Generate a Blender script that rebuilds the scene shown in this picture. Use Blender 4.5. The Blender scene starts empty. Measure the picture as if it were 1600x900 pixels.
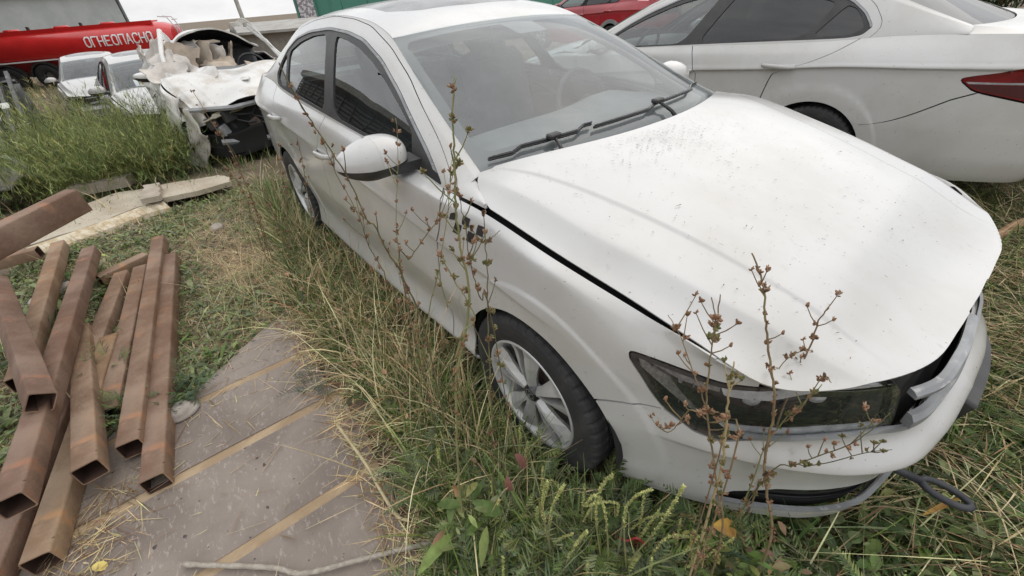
import bpy, math, random
import numpy as np
from mathutils import Matrix, Vector
random.seed(7); RNG = np.random.default_rng(11)
SC = bpy.context.scene; COL = SC.collection
# ---------------------------------------------------------------- camera, sky, sun, exposure
CAM_C = np.array([0.76228337, -1.47499842, 1.46845445])
CAM_R = np.array([[0.6292241, 0.77419902, -0.06850482], [0.41609947, -0.40999943, -0.81164136], [-0.65645889, 0.48219948, -0.58012532]])
cd = bpy.data.cameras.new('camera'); cam = bpy.data.objects.new('camera', cd); COL.objects.link(cam)
_m = Matrix.Identity(4)
for _i in range(3):
    _m[_i][0] = CAM_R[0][_i]; _m[_i][1] = -CAM_R[1][_i]; _m[_i][2] = -CAM_R[2][_i]; _m[_i][3] = CAM_C[_i]
cam.matrix_world = _m
cd.sensor_width = 36; cd.lens = 648.293 / 1600 * 36; cd.clip_start = .02; cd.clip_end = 2000
SC.camera = cam
SUN_EL, SUN_AZ = math.radians(52), math.radians(102)      # azimuth of the sun, from +x towards +y
w = bpy.data.worlds.new('World'); SC.world = w; w.use_nodes = True
nt = w.node_tree; N = nt.nodes; L = nt.links
bg = N['Background']; sky = N.new('ShaderNodeTexSky'); sky.sky_type = 'NISHITA'; sky.sun_disc = False
sky.sun_elevation = SUN_EL; sky.sun_rotation = math.pi/2 - SUN_AZ; sky.dust_density = 3; sky.air_density = 1.2
tc = N.new('ShaderNodeTexCoord'); mp = N.new('ShaderNodeMapping'); mp.inputs['Scale'].default_value = (1.2, 1.2, 3.2)
nz = N.new('ShaderNodeTexNoise'); nz.inputs['Scale'].default_value = 1.7; nz.inputs['Detail'].default_value = 8; nz.inputs['Roughness'].default_value = .6
L.new(tc.outputs['Generated'], mp.inputs['Vector']); L.new(mp.outputs['Vector'], nz.inputs['Vector'])
cr = N.new('ShaderNodeValToRGB'); cr.color_ramp.elements[0].position = .33; cr.color_ramp.elements[0].color = (5.6, 5.7, 5.95, 1)
cr.color_ramp.elements[1].position = .58; cr.color_ramp.elements[1].color = (8.45, 8.45, 8.45, 1)
mx = N.new('ShaderNodeMix'); mx.data_type = 'RGBA'; mx.inputs['Factor'].default_value = .88
L.new(nz.outputs['Fac'], cr.inputs['Fac']); L.new(sky.outputs['Color'], mx.inputs['A']); L.new(cr.outputs['Color'], mx.inputs['B'])
sx = N.new('ShaderNodeSeparateXYZ'); L.new(tc.outputs['Generated'], sx.inputs[0])
mr = N.new('ShaderNodeMapRange'); mr.inputs['From Min'].default_value = 0; mr.inputs['From Max'].default_value = 1; mr.inputs['To Min'].default_value = 1.16; mr.inputs['To Max'].default_value = 1.80
L.new(sx.outputs['Z'], mr.inputs['Value'])                      # overcast: the sky brightens steadily towards the zenith
ml = N.new('ShaderNodeVectorMath'); ml.operation = 'SCALE'; L.new(mx.outputs['Result'], ml.inputs[0]); L.new(mr.outputs['Result'], ml.inputs['Scale'])
L.new(ml.outputs['Vector'], bg.inputs['Color']); bg.inputs['Strength'].default_value = .11
sl = bpy.data.lights.new('sun', 'SUN'); sl.energy = .6; sl.angle = math.radians(75); sl.color = (1, .94, .85)
so = bpy.data.objects.new('sun', sl); COL.objects.link(so)
so.rotation_euler = (math.pi/2 - SUN_EL, 0, SUN_AZ + math.pi/2)
SC.view_settings.view_transform = 'Standard'; SC.view_settings.look = 'None'; SC.view_settings.gamma = 1
SC.view_settings.exposure = .02
SC.render.engine = 'CYCLES'
SC.cycles.max_bounces = 7; SC.cycles.transparent_max_bounces = 12; SC.cycles.caustics_reflective = False; SC.cycles.caustics_refractive = False
SC.cycles.use_denoising = True

# ---------------------------------------------------------------- materials
def _mix(nt, a, b, fac):
    n = nt.nodes.new('ShaderNodeMix'); n.data_type = 'RGBA'
    for s, v in (('A', a), ('B', b), ('Factor', fac)):
        if hasattr(v, 'is_linked'): nt.links.new(v, n.inputs[s])
        elif s == 'Factor': n.inputs[s].default_value = v
        else: n.inputs[s].default_value = (*v[:3], 1)
    return n.outputs['Result']
def _noise(nt, scale, detail=5, rough=.6, stretch=None, coord='Object'):
    t = nt.nodes.new('ShaderNodeTexCoord'); n = nt.nodes.new('ShaderNodeTexNoise')
    n.inputs['Scale'].default_value = scale; n.inputs['Detail'].default_value = detail; n.inputs['Roughness'].default_value = rough
    src = t.outputs[coord]
    if stretch:
        m = nt.nodes.new('ShaderNodeMapping'); m.inputs['Scale'].default_value = stretch
        nt.links.new(src, m.inputs['Vector']); src = m.outputs['Vector']
    nt.links.new(src, n.inputs['Vector'])
    return n.outputs['Fac']
def _ramp(nt, v, lo, hi):
    r = nt.nodes.new('ShaderNodeMapRange'); r.interpolation_type = 'SMOOTHSTEP'
    r.inputs['From Min'].default_value = lo; r.inputs['From Max'].default_value = hi
    nt.links.new(v, r.inputs['Value']); return r.outputs['Result']
def _math(nt, op, a, b):
    n = nt.nodes.new('ShaderNodeMath'); n.operation = op
    for i, v in enumerate((a, b)):
        if hasattr(v, 'is_linked'): nt.links.new(v, n.inputs[i])
        else: n.inputs[i].default_value = v
    return n.outputs[0]
MATS = {}
def mat(name, c, c2=None, scale=6, lo=.35, hi=.65, rough=.6, metal=0, coat=0, coat_rough=.06, bump=0, bscale=40, stretch=None, specks=None, grain=None, attr=False, trans=0, stretchb=None, rough2=None):
    """principled material: base colour c blended to c2 by noise, optional specks (colour, scale, threshold), fine bump"""
    if name in MATS: return MATS[name]
    m = bpy.data.materials.new(name); m.use_nodes = True; nt = m.node_tree; b = nt.nodes['Principled BSDF']
    col = None
    if attr:
        a = nt.nodes.new('ShaderNodeAttribute'); a.attribute_name = 'tint'; col = a.outputs['Color']
        mn = nt.nodes.new('ShaderNodeMix'); mn.data_type = 'RGBA'; mn.blend_type = 'MULTIPLY'; mn.inputs['Factor'].default_value = 1; nt.links.new(col, mn.inputs['A']); nt.links.new(_mix(nt, (1.1,1.1,1.1), (.62,.62,.60), _ramp(nt, _noise(nt, scale), .3, .75)), mn.inputs['B']); col = mn.outputs['Result']
    elif c2 is not None:
        f = _ramp(nt, _noise(nt, scale, stretch=stretch), lo, hi); col = _mix(nt, c, c2, f)
    if grain:
        col = _mix(nt, col if col is not None else c, grain[0], _ramp(nt, _noise(nt, grain[1], 3, .7, grain[3] if len(grain) > 3 else None), grain[2], grain[2]+.18))
    if specks:
        col = _mix(nt, col if col is not None else c, specks[0], _ramp(nt, _noise(nt, specks[1], 2, .5, specks[3] if len(specks) > 3 else None), specks[2], specks[2]+.03))
    if col is None: b.inputs['Base Color'].default_value = (*c, 1)
    else: nt.links.new(col, b.inputs['Base Color'])
    b.inputs['Roughness'].default_value = rough; b.inputs['Metallic'].default_value = metal
    if rough2 is not None:
        r = nt.nodes.new('ShaderNodeMapRange'); r.inputs['To Min'].default_value = rough; r.inputs['To Max'].default_value = rough2
        r.inputs['From Min'].default_value = .35; r.inputs['From Max'].default_value = .65
        nt.links.new(_noise(nt, scale*1.7), r.inputs['Value']); nt.links.new(r.outputs['Result'], b.inputs['Roughness'])
    b.inputs['Coat Weight'].default_value = coat; b.inputs['Coat Roughness'].default_value = coat_rough
    if bump:
        bp = nt.nodes.new('ShaderNodeBump'); bp.inputs['Strength'].default_value = bump; bp.inputs['Distance'].default_value = .01
        nt.links.new(_noise(nt, bscale, 6, .65, stretchb), bp.inputs['Height']); nt.links.new(bp.outputs['Normal'], b.inputs['Normal'])
    if trans:
        t = nt.nodes.new('ShaderNodeBsdfTranslucent'); ms = nt.nodes.new('ShaderNodeMixShader'); ms.inputs[0].default_value = trans
        if col is not None: nt.links.new(col, t.inputs['Color'])
        else: t.inputs['Color'].default_value = (*c, 1)
        nt.links.new(b.outputs[0], ms.inputs[1]); nt.links.new(t.outputs[0], ms.inputs[2]); nt.links.new(ms.outputs[0], nt.nodes['Material Output'].inputs[0])
    MATS[name] = m; return m
def glass(name, tint, dust=.0, dustcol=(.42, .45, .47), gloss_rough=.02, dscale=3, refl=1.0):
    """thin pane: tinted see-through + mirror-like fresnel reflection + a film of dust"""
    if name in MATS: return MATS[name]
    m = bpy.data.materials.new(name); m.use_nodes = True; nt = m.node_tree; n = nt.nodes; l = nt.links
    n.remove(n['Principled BSDF'])
    tr = n.new('ShaderNodeBsdfTransparent'); tr.inputs['Color'].default_value = (*tint, 1)
    gl = n.new('ShaderNodeBsdfGlossy'); gl.inputs['Roughness'].default_value = gloss_rough
    fr = n.new('ShaderNodeLayerWeight'); fr.inputs['Blend'].default_value = .5     # thin pane: the same reflectance from both sides
    f2 = _math(nt, 'ADD', _math(nt, 'MULTIPLY', _math(nt, 'POWER', fr.outputs['Facing'], 5), .90), .085*refl)
    a = n.new('ShaderNodeMixShader'); l.new(f2, a.inputs[0]); l.new(tr.outputs[0], a.inputs[1]); l.new(gl.outputs[0], a.inputs[2])
    out = a.outputs[0]
    if dust:
        df = n.new('ShaderNodeBsdfDiffuse'); df.inputs['Color'].default_value = (*dustcol, 1)
        r = n.new('ShaderNodeMapRange'); r.inputs['To Min'].default_value = dust*.65; r.inputs['To Max'].default_value = min(1, dust*1.35)
        r.inputs['From Min'].default_value = .3; r.inputs['From Max'].default_value = .7
        l.new(_noise(nt, dscale, 6, .65, (1, 1, 2.5)), r.inputs['Value'])
        b = n.new('ShaderNodeMixShader'); l.new(r.outputs['Result'], b.inputs[0]); l.new(out, b.inputs[1]); l.new(df.outputs[0], b.inputs[2]); out = b.outputs[0]
    l.new(out, n['Material Output'].inputs[0]); MATS[name] = m; return m
# ---------------------------------------------------------------- object helpers
def empty(name, label, cat, loc=(0,0,0), rot=(0,0,0), group=None):
    o = bpy.data.objects.new(name, None); COL.objects.link(o); o.location = loc; o.rotation_euler = rot
    o['label'] = label; o['category'] = cat
    if group: o['group'] = group
    return o
def tag(o, label, cat, group=None):
    o['label'] = label; o['category'] = cat
    if group: o['group'] = group
    return o
def mesh_data(name, V, F, m, smooth=False, tint=None):
    V = np.asarray(V, np.float32).reshape(-1, 3)
    me = bpy.data.meshes.new(name)
    if isinstance(F, np.ndarray) and F.ndim == 2:
        k = F.shape[1]; nf = len(F)
        me.vertices.add(len(V)); me.vertices.foreach_set('co', V.ravel())
        me.loops.add(nf*k); me.loops.foreach_set('vertex_index', F.astype(np.int32).ravel())
        me.polygons.add(nf); me.polygons.foreach_set('loop_start', np.arange(0, nf*k, k, dtype=np.int32))
        me.update(calc_edges=True); me.validate()
    else:
        me.from_pydata([tuple(map(float, v)) for v in V], [], [tuple(map(int, f)) for f in F]); me.update()
    if tint is not None:
        a = me.color_attributes.new('tint', 'FLOAT_COLOR', 'POINT'); t = np.ones((len(V), 4), np.float32); t[:, :3] = tint
        a.data.foreach_set('color', t.ravel())
    if m is not None: me.materials.append(m)
    if smooth: me.polygons.foreach_set('use_smooth', np.ones(len(me.polygons), bool))
    return me
def obj(name, V, F, m, parent=None, smooth=False, tint=None, loc=None):
    o = bpy.data.objects.new(name, mesh_data(name, V, F, m, smooth, tint)); COL.objects.link(o)
    if parent is not None: o.parent = parent
    if loc is not None: o.location = loc
    return o
def inst(name, me, parent=None, mw=None):
    o = bpy.data.objects.new(name, me); COL.objects.link(o)
    if parent is not None: o.parent = parent
    if mw is not None: o.matrix_local = mw
    return o
def stuff(o): o['kind'] = 'stuff'; return o
class MB:
    """collects simple solids into one mesh"""
    def __init__(s): s.V = []; s.F = []
    def add(s, V, F):
        k = len(s.V); s.V += [tuple(map(float, v)) for v in V]; s.F += [tuple(i+k for i in f) for f in F]; return s
    def box(s, c, d, M=None, bev=0):
        x, y, z = (np.array(d)/2)
        if bev:
            b = bev; pts = []
            for (X, Y, Z) in ((x-b, y-b, z), (x, y, z-b)):
                pass
            # chamfered box: 24 verts
            V = []; sg = (-1, 1)
            for a in sg:
                for e in sg:
                    for h in sg: V += [(a*(x-b), e*(y-b), h*z), (a*(x-b), e*y, h*(z-b)), (a*x, e*(y-b), h*(z-b))]
            V = np.array(V)
            import bmesh
            bm = bmesh.new(); [bm.verts.new(v) for v in V]; r = bmesh.ops.convex_hull(bm, input=bm.verts)
            bm.verts.index_update(); F = [[v.index for v in f.verts] for f in bm.faces]; V = np.array([v.co[:] for v in bm.verts]); bm.free()
        else:
            V = np.array([(-x,-y,-z),(x,-y,-z),(x,y,-z),(-x,y,-z),(-x,-y,z),(x,-y,z),(x,y,z),(-x,y,z)])
            F = [(0,3,2,1),(4,5,6,7),(0,1,5,4),(1,2,6,5),(2,3,7,6),(3,0,4,7)]
        if M is not None: V = V @ np.array(M).T
        return s.add(V + np.array(c), F)
    def tube(s, P, r, n=6, cap=True):
        P = np.asarray(P, float); r = np.broadcast_to(np.asarray(r, float), (len(P),))
        T = np.gradient(P, axis=0); T /= np.linalg.norm(T, axis=1, keepdims=True)+1e-12
        up = np.array([0,0,1.]) if abs(T[0][2]) < .9 else np.array([1.,0,0])
        V = []
        for p, t, q in zip(P, T, r):
            a = np.cross(t, up); a /= np.linalg.norm(a)+1e-12; b = np.cross(t, a); up = -b if False else up
            for k in range(n):
                g = 2*math.pi*k/n; V.append(p + q*(math.cos(g)*a + math.sin(g)*b))
        F = [(i*n+k, i*n+(k+1) % n, (i+1)*n+(k+1) % n, (i+1)*n+k) for i in range(len(P)-1) for k in range(n)]
        if cap: F += [tuple(range(n))[::-1], tuple((len(P)-1)*n+k for k in range(n))]
        return s.add(V, F)
    def lathe(s, prof, n=32, M=None, c=(0,0,0), axis='y', closed=False):
        """prof: (radius, offset along axis)"""
        V = []
        for k in range(n):
            g = 2*math.pi*k/n
            for (r, h) in prof:
                V.append((r*math.cos(g), h, r*math.sin(g)) if axis == 'y' else ((r*math.cos(g), r*math.sin(g), h) if axis == 'z' else (h, r*math.cos(g), r*math.sin(g))))
        m = len(prof); F = []
        for k in range(n):
            for j in range(m if closed else m-1):
                j2 = (j+1) % m; F.append((k*m+j, k*m+j2, ((k+1) % n)*m+j2, ((k+1) % n)*m+j))
        V = np.array(V)
        if M is not None: V = V @ np.array(M).T
        return s.add(V + np.array(c), F)
    def prism(s, poly, t0, t1, axis='y'):
        """polygon in the plane across `axis`, extruded from t0 to t1"""
        n = len(poly); f = {'y': lambda a, b, t: (a, t, b), 'z': lambda a, b, t: (a, b, t), 'x': lambda a, b, t: (t, a, b)}[axis]
        V = [f(a, b, t0) for a, b in poly] + [f(a, b, t1) for a, b in poly]
        F = [tuple(range(n))[::-1], tuple(range(n, 2*n))] + [(i, (i+1) % n, n+(i+1) % n, n+i) for i in range(n)]
        return s.add(V, F)
    def build(s, name, m, parent=None, smooth=False, loc=None): return obj(name, s.V, s.F, m, parent, smooth, None, loc)
def fix_normals(o):
    import bmesh
    bm = bmesh.new(); bm.from_mesh(o.data); bmesh.ops.recalc_face_normals(bm, faces=bm.faces); bm.to_mesh(o.data); bm.free(); return o
def autosmooth(o, deg=35):
    me = o.data; me.polygons.foreach_set('use_smooth', np.ones(len(me.polygons), bool))
    import bmesh
    bm = bmesh.new(); bm.from_mesh(me)
    lim = math.radians(deg)
    for e in bm.edges:
        if len(e.link_faces) == 2 and e.calc_face_angle(0) > lim: e.smooth = False
    bm.to_mesh(me); bm.free(); return o
def polysd(P, x, y):
    """signed distance to polygon P, positive inside"""
    P = np.asarray(P, float); x = np.asarray(x, float); y = np.asarray(y, float)
    d = np.full(x.shape, 1e9); ins = np.zeros(x.shape, bool); n = len(P)
    for i in range(n):
        a = P[i]; b = P[(i+1) % n]; e = b-a
        t = np.clip(((x-a[0])*e[0]+(y-a[1])*e[1])/(e@e+1e-15), 0, 1)
        d = np.minimum(d, np.hypot(x-a[0]-t*e[0], y-a[1]-t*e[1]))
        c = ((a[1] > y) != (b[1] > y)); xx = a[0]+(y-a[1])*(b[0]-a[0])/((b[1]-a[1]) if b[1] != a[1] else 1e-12)
        ins ^= c & (x < xx)
    return np.where(ins, d, -d)
def grid_tris(n, m):
    i = np.arange(n*m).reshape(n, m)
    a, b, c, d = i[:-1,:-1].ravel(), i[1:,:-1].ravel(), i[1:,1:].ravel(), i[:-1,1:].ravel()
    return np.concatenate([np.stack([a,b,c],1), np.stack([a,c,d],1)])
def clip(P, fields):
    """keep the part of the grid surface P (n,m,3) where every field (n,m) is > 0"""
    n, m = P.shape[:2]
    A = np.concatenate([P.reshape(n*m,3)] + [np.asarray(f, float).reshape(n*m,1) for f in fields], 1)
    F = grid_tris(n, m)
    for k in range(len(fields)):
        g = A[:, 3+k]
        pos = g[F] > 0; cnt = pos.sum(1)
        keep = F[cnt == 3]; one = F[cnt == 1]; two = F[cnt == 2]
        p1 = pos[cnt == 1]; p2 = ~pos[cnt == 2]
        def roll(T, which):
            s = which.argmax(1); return np.stack([np.take_along_axis(T, ((s+j) % 3)[:,None], 1)[:,0] for j in range(3)], 1)
        one = roll(one, p1); two = roll(two, p2)      # one: first vertex is in; two: first vertex is out
        E = np.concatenate([one[:,[0,1]], one[:,[0,2]], two[:,[0,1]], two[:,[0,2]]])
        if len(E):
            Es = np.sort(E, 1); U, inv = np.unique(Es, axis=0, return_inverse=True); inv = inv.ravel()
            ga, gb = g[U[:,0]], g[U[:,1]]; t = (ga/(ga-gb))[:,None]
            new = A[U[:,0]]*(1-t)+A[U[:,1]]*t; new[:,3+k] = 0
            base = len(A); A = np.concatenate([A, new]); inv = inv+base
            a, b = len(one), len(two)
            i1, i2, j1, j2 = inv[:a], inv[a:2*a], inv[2*a:2*a+b], inv[2*a+b:]
            F = np.concatenate([keep, np.stack([one[:,0], i1, i2],1), np.stack([j1, two[:,1], two[:,2]],1), np.stack([j1, two[:,2], j2],1)])
        else: F = keep
    used = np.unique(F); re = np.full(len(A), -1); re[used] = np.arange(len(used))
    return A[used][:,:3], re[F]
def vnormals(V, F):
    n = np.zeros_like(V); fn = np.cross(V[F[:,1]]-V[F[:,0]], V[F[:,2]]-V[F[:,0]])
    for k in range(3): np.add.at(n, F[:,k], fn)
    return n/(np.linalg.norm(n,axis=1,keepdims=True)+1e-12)
def flange(V, F, depth):
    """turn the open border of a shell inwards so it reads as a sheet with thickness"""
    E = np.concatenate([F[:,[0,1]], F[:,[1,2]], F[:,[2,0]]]); Es = np.sort(E,1)
    U, inv, cnt = np.unique(Es, axis=0, return_inverse=True, return_counts=True)
    B = E[(cnt == 1)[inv.ravel()]]
    if not len(B): return V, F
    nrm = vnormals(V, F); vs = np.unique(B); m = len(vs); re = np.full(len(V), 0); re[vs] = np.arange(m)
    k = len(V); V2 = np.concatenate([V, V[vs], V[vs]-nrm[vs]*depth])
    a, b = re[B[:,0]], re[B[:,1]]
    Q = np.concatenate([np.stack([k+b, k+a, k+m+a],1), np.stack([k+b, k+m+a, k+m+b],1)])
    return V2, np.concatenate([F, Q])
# ---------------------------------------------------------------- car shape (numpy surfaces)
def crspline(t, T, P):
    """cubic Hermite through knots T (increasing) with finite-difference tangents"""
    T = np.asarray(T, float); P = np.asarray(P, float); t = np.clip(np.asarray(t, float), T[0], T[-1])
    d = np.diff(P, axis=0) / np.diff(T)[(...,) + (None,) * (P.ndim - 1)]
    m = np.empty_like(P); m[0] = d[0]; m[-1] = d[-1]
    h = np.diff(T)
    w0 = (h[1:] / (h[1:] + h[:-1])).reshape((-1,) + (1,) * (P.ndim - 1))
    m[1:-1] = d[:-1] * w0 + d[1:] * (1 - w0)
    i = np.clip(np.searchsorted(T, t, side='right') - 1, 0, len(T) - 2)
    hh = h[i]; s = (t - T[i]) / hh
    sh = s.shape + (1,) * (P.ndim - 1)
    s = s.reshape(sh); hh = hh.reshape(sh)
    h00 = 2*s**3 - 3*s**2 + 1; h10 = s**3 - 2*s**2 + s; h01 = -2*s**3 + 3*s**2; h11 = s**3 - s**2
    return h00*P[i] + h10*hh*m[i] + h01*P[i+1] + h11*hh*m[i+1]

def sstep(a, b, x):
    t = np.clip((x - a) / (b - a), 0, 1); return t*t*(3-2*t)

MASTER = np.array([(-3.80,0),(-3.80,.40),(-3.74,.64),(-3.58,.78),(-3.25,.86),(-2.95,.885),(-2.686,.89),(-2.35,.89),(-1.65,.89),(-1.0,.89),
 (-.5,.89),(-.2,.89),(.1,.887),(.3,.862),(.45,.80),(.60,.705),(.72,.61),(.82,.51),(.888,.40),(.918,.25),(.93,0)], float)
TOP = np.array([(-3.74,0,1.05),(-3.73,.38,1.05),(-3.68,.60,1.045),(-3.53,.69,1.055),(-3.25,.725,1.06),(-2.95,.745,1.055),(-2.686,.772,1.035),(-2.35,.792,1.02),(-1.65,.812,1.0),(-1.0,.82,.972),
 (-.5,.815,.925),(-.2,.835,.940),(.1,.808,.880),(.3,.78,.838),(.455,.760,.803),(.618,.737,.770),(.715,.628,.749),(.787,.487,.738),(.825,.36,.735),(.834,.2,.733),(.836,0,.733)], float)
RINGS = [ # (station, inset, z) knots, bottom to top
 [(0,.05,.22),(4,.05,.22),(6,.03,.17),(8,.03,.16),(9,.03,.185),(10,.03,.225),(12,.03,.21),(14,.02,.20),(16,.03,.165),(20,.05,.16)],
 [(0,.03,.27),(4,.03,.26),(6,.012,.21),(8,.010,.20),(9,.010,.225),(10,.010,.262),(12,.012,.25),(14,.014,.24),(16,.026,.215),(20,.034,.215)],
 [(0,.0,.40),(4,.01,.38),(6,.030,.34),(8,.030,.33),(10,.030,.36),(12,.02,.34),(14,.014,.325),(16,.034,.315),(20,.040,.315)],
 [(0,.0,.54),(4,.0,.54),(6,.006,.53),(8,.006,.51),(10,.006,.505),(12,.0,.495),(13.5,.0,.478),(15,.008,.450),(20,.010,.443)],
 [(0,.0,.56),(4,.0,.56),(6,.003,.56),(8,.003,.54),(10,.003,.53),(12,.0,.52),(13.5,.0,.50),(15,-.003,.462),(20,-.001,.456)],
 [(0,.02,.83),(4,.012,.845),(6,.016,.85),(8,.016,.795),(10,.016,.722),(11.5,.008,.70),(13.5,.003,.60),(15,.018,.530),(17,.040,.525),(18.5,.050,.525),(20,.060,.525)],
 [(0,.028,.875),(4,.010,.882),(6,.013,.878),(8,.013,.818),(10,.013,.743),(11.5,.007,.722),(13.5,.005,.65),(15,.018,.57),(17,.044,.57),(18.5,.055,.57),(20,.066,.57)],
 [(0,.02,.885),(4,-.002,.892),(6,.0,.885),(8,.0,.825),(10,.0,.75),(11.5,.004,.73),(13.5,.006,.66),(15,.014,.58),(17,.045,.58),(18.5,.058,.58),(20,.070,.58)],
 [(0,.032,.93),(4,.016,.925),(6,.014,.915),(8,.012,.87),(10,.010,.82),(11.5,.012,.80),(13.5,.012,.72),(15,.002,.65),(17,.042,.65),(18.5,.064,.65),(20,.080,.65)],
 [(0,.04,.99),(4,.062,.985),(6,.046,.965),(8,.034,.94),(10,.022,.915),(11.5,.024,.888),(13.5,.044,.795),(15,.010,.735),(17,.042,.71),(18.5,.068,.71),(20,.088,.71)],
]
VR = np.array([0,.125,.25,.350,.375,.5,.607,.625,.75,.875,1.0])      # height parameter of each ring
NST = len(MASTER)
_ss = np.arange(NST, dtype=float)
_chord = np.concatenate([[0], np.cumsum(np.linalg.norm(np.diff(MASTER, axis=0), axis=1))])
USC = _chord / _chord[-1]
def s_of_u(u): return np.interp(u, USC, _ss)
def skirt(u, v, side=-1.0):
    """lower body skin: u 0 rear centre .. 1 front centre, v 0 sill .. 1 belt line / bonnet gap"""
    u = np.asarray(u, float); v = np.asarray(v, float)
    M = crspline(u, USC, MASTER)
    e = 1e-3
    Tn = crspline(np.clip(u+e,0,1), USC, MASTER) - crspline(np.clip(u-e,0,1), USC, MASTER)
    Tn /= np.linalg.norm(Tn, axis=-1, keepdims=True) + 1e-12
    Nn = np.stack([Tn[..., 1], -Tn[..., 0]], -1)          # outward or inward
    Nn = np.where((Nn[..., 1:2] >= -1e-6), Nn, Nn)
    out = np.stack([-Tn[..., 1], Tn[..., 0]], -1)         # points to +y on the side
    s = s_of_u(u)
    R = []
    for K in RINGS:
        K = np.array(K, float)
        d = crspline(s, K[:, 0], K[:, 1]); z = crspline(s, K[:, 0], K[:, 2])
        R.append(np.concatenate([M - out*d[..., None], z[..., None]], -1))
    R.append(crspline(u, USC, TOP))
    R = np.stack(R)                                       # ring, ..., 3
    n = len(R)
    # cubic across rings with limited tangents
    hv = np.diff(VR).reshape((-1,)+(1,)*(R.ndim-1)); D = np.diff(R, axis=0)/hv
    m = np.zeros_like(R)
    m[0] = D[0]; m[-1] = D[-1]
    a, b = D[:-1], D[1:]
    lim = np.where(a*b > 0, 2*a*b/(a+b+1e-12*np.sign(a+b)+1e-15), 0)
    m[1:-1] = lim
    t = np.clip(v, 0, 1); i = np.clip(np.searchsorted(VR, t, side='right')-1, 0, n-2); hh = np.diff(VR)[i]; f = ((t-VR[i])/hh)[..., None]
    i, hh, _ = np.broadcast_arrays(i, hh, u); hh = hh[..., None]
    idx = np.indices(i.shape)
    g = lambda A, k: A[(k,) + tuple(idx)]
    P = (2*f**3-3*f**2+1)*g(R,i) + (f**3-2*f**2+f)*hh*g(m,i) + (-2*f**3+3*f**2)*g(R,i+1) + (f**3-f**2)*hh*g(m,i+1)
    # wheel arch flares
    for xc in (0.02, -2.67):
        r = np.hypot(P[..., 0]-xc, P[..., 2]-.315)
        w = sstep(.458, .444, r) * sstep(.0, .2, r) * sstep(.20,.30,P[...,2])
        P[..., 1] += .006*w
    P[..., 1] *= side
    return P

def yedge(x): return np.interp(x, GAPX, GAPY)
_g = crspline(np.linspace(USC[10], 1, 400), USC, TOP)
GAPX, GAPY, GAPZ = _g[:, 0], _g[:, 1], _g[:, 2]
CR1 = np.array([(-.33,.758),(-.21,.755),(-.07,.738),(.1,.718),(.35,.668),(.52,.628),(.66,.59),(.73,.56),(.9,.52)])
CR2 = np.array([(-.33,.69),(-.19,.645),(0,.59),(.2,.545),(.45,.50),(.57,.485),(.65,.475),(.744,.470),(.9,.48)])
HZ = np.array([(-.45,1.004),(-.30,.993),(0,.952),(.3,.880),(.55,.800),(.7,.752),(.8,.736),(.85,.732),(.9,.72)])
def hood(x, y):
    x = np.asarray(x, float); y = np.asarray(y, float); a = np.abs(y)
    zc = crspline(x, HZ[:,0], HZ[:,1])
    xe = np.clip(x, -.5, .835)
    ye = np.interp(xe, GAPX, GAPY); ze = np.interp(xe, GAPX, GAPZ)
    q = np.clip(a/np.maximum(ye,.02), 0, 1.05)
    z = ze + (zc-ze)*(1-q**2.6)
    y1 = crspline(x, CR1[:,0], CR1[:,1]); y2 = crspline(x, CR2[:,0], CR2[:,1])
    fr = sstep(.80, .60, x)
    z = z + .046*sstep(.84,.52,x) - (.016+.030*sstep(.78,.5,x))*(1-np.exp(-(.5*(a-y1)+np.sqrt(.25*(a-y1)**2+.00002))/.052))
    z = z + .0055*fr*sstep(-.007, .007, y2-a) - .010*fr
    # front lip rolls down
    z = z - .014*sstep(.04, 0.0, np.maximum(ye-a, 0)+np.maximum(.836-x,0)*.5)*sstep(.45,.75,x)
    return np.stack([x, y, z], -1)

TE = np.array([(-.36,.742,.975),(-.6,.70,1.078),(-.9,.645,1.215),(-1.1,.602,1.303),(-1.2,.580,1.343),(-1.35,.565,1.385),(-1.6,.558,1.418),(-2.0,.558,1.427),(-2.3,.563,1.412),(-2.55,.575,1.372),(-2.8,.597,1.297),(-3.1,.635,1.18),(-3.32,.66,1.095)], float)
TOPX = TOP[4:12]
def te(x): return crspline(-np.asarray(x,float), -TE[:,0], TE)
def cabin(x, t, side=-1.0):
    """side of the cabin above the belt: x along the car, t 0 belt .. 1 roof edge"""
    x = np.asarray(x, float); t = np.asarray(t, float)
    T = te(x); B = crspline(x, TOPX[:,0], TOPX)
    y = B[...,1]*(1-t) + T[...,1]*t + .050*t*(1-t); z = B[...,2]*(1-t)+T[...,2]*t
    y = y - .012*sstep(.86,1.0,t)
    return np.stack([x, y*side, z], -1)
def roofz(x, y):
    x, y = np.broadcast_arrays(np.asarray(x,float), np.asarray(y,float))
    T = te(x); q = np.clip(np.abs(y)/(T[...,1]-.012),0,1)
    crown = .030 + .025*sstep(-1.2,-1.7,x)
    z = T[...,2] + crown*(1-q**2.4)
    return np.stack([x,y,z],-1)
def coons(b, tp, l, r, n, k):
    """b,tp: (n,3) bottom/top curves; l,r: (k,3) left/right"""
    U = np.linspace(0,1,n)[None,:,None]; V = np.linspace(0,1,k)[:,None,None]
    return (1-V)*b[None]+V*tp[None]+(1-U)*l[:,None]+U*r[:,None]-((1-U)*(1-V)*b[0]+U*(1-V)*b[-1]+(1-U)*V*tp[0]+U*V*tp[-1])
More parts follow.
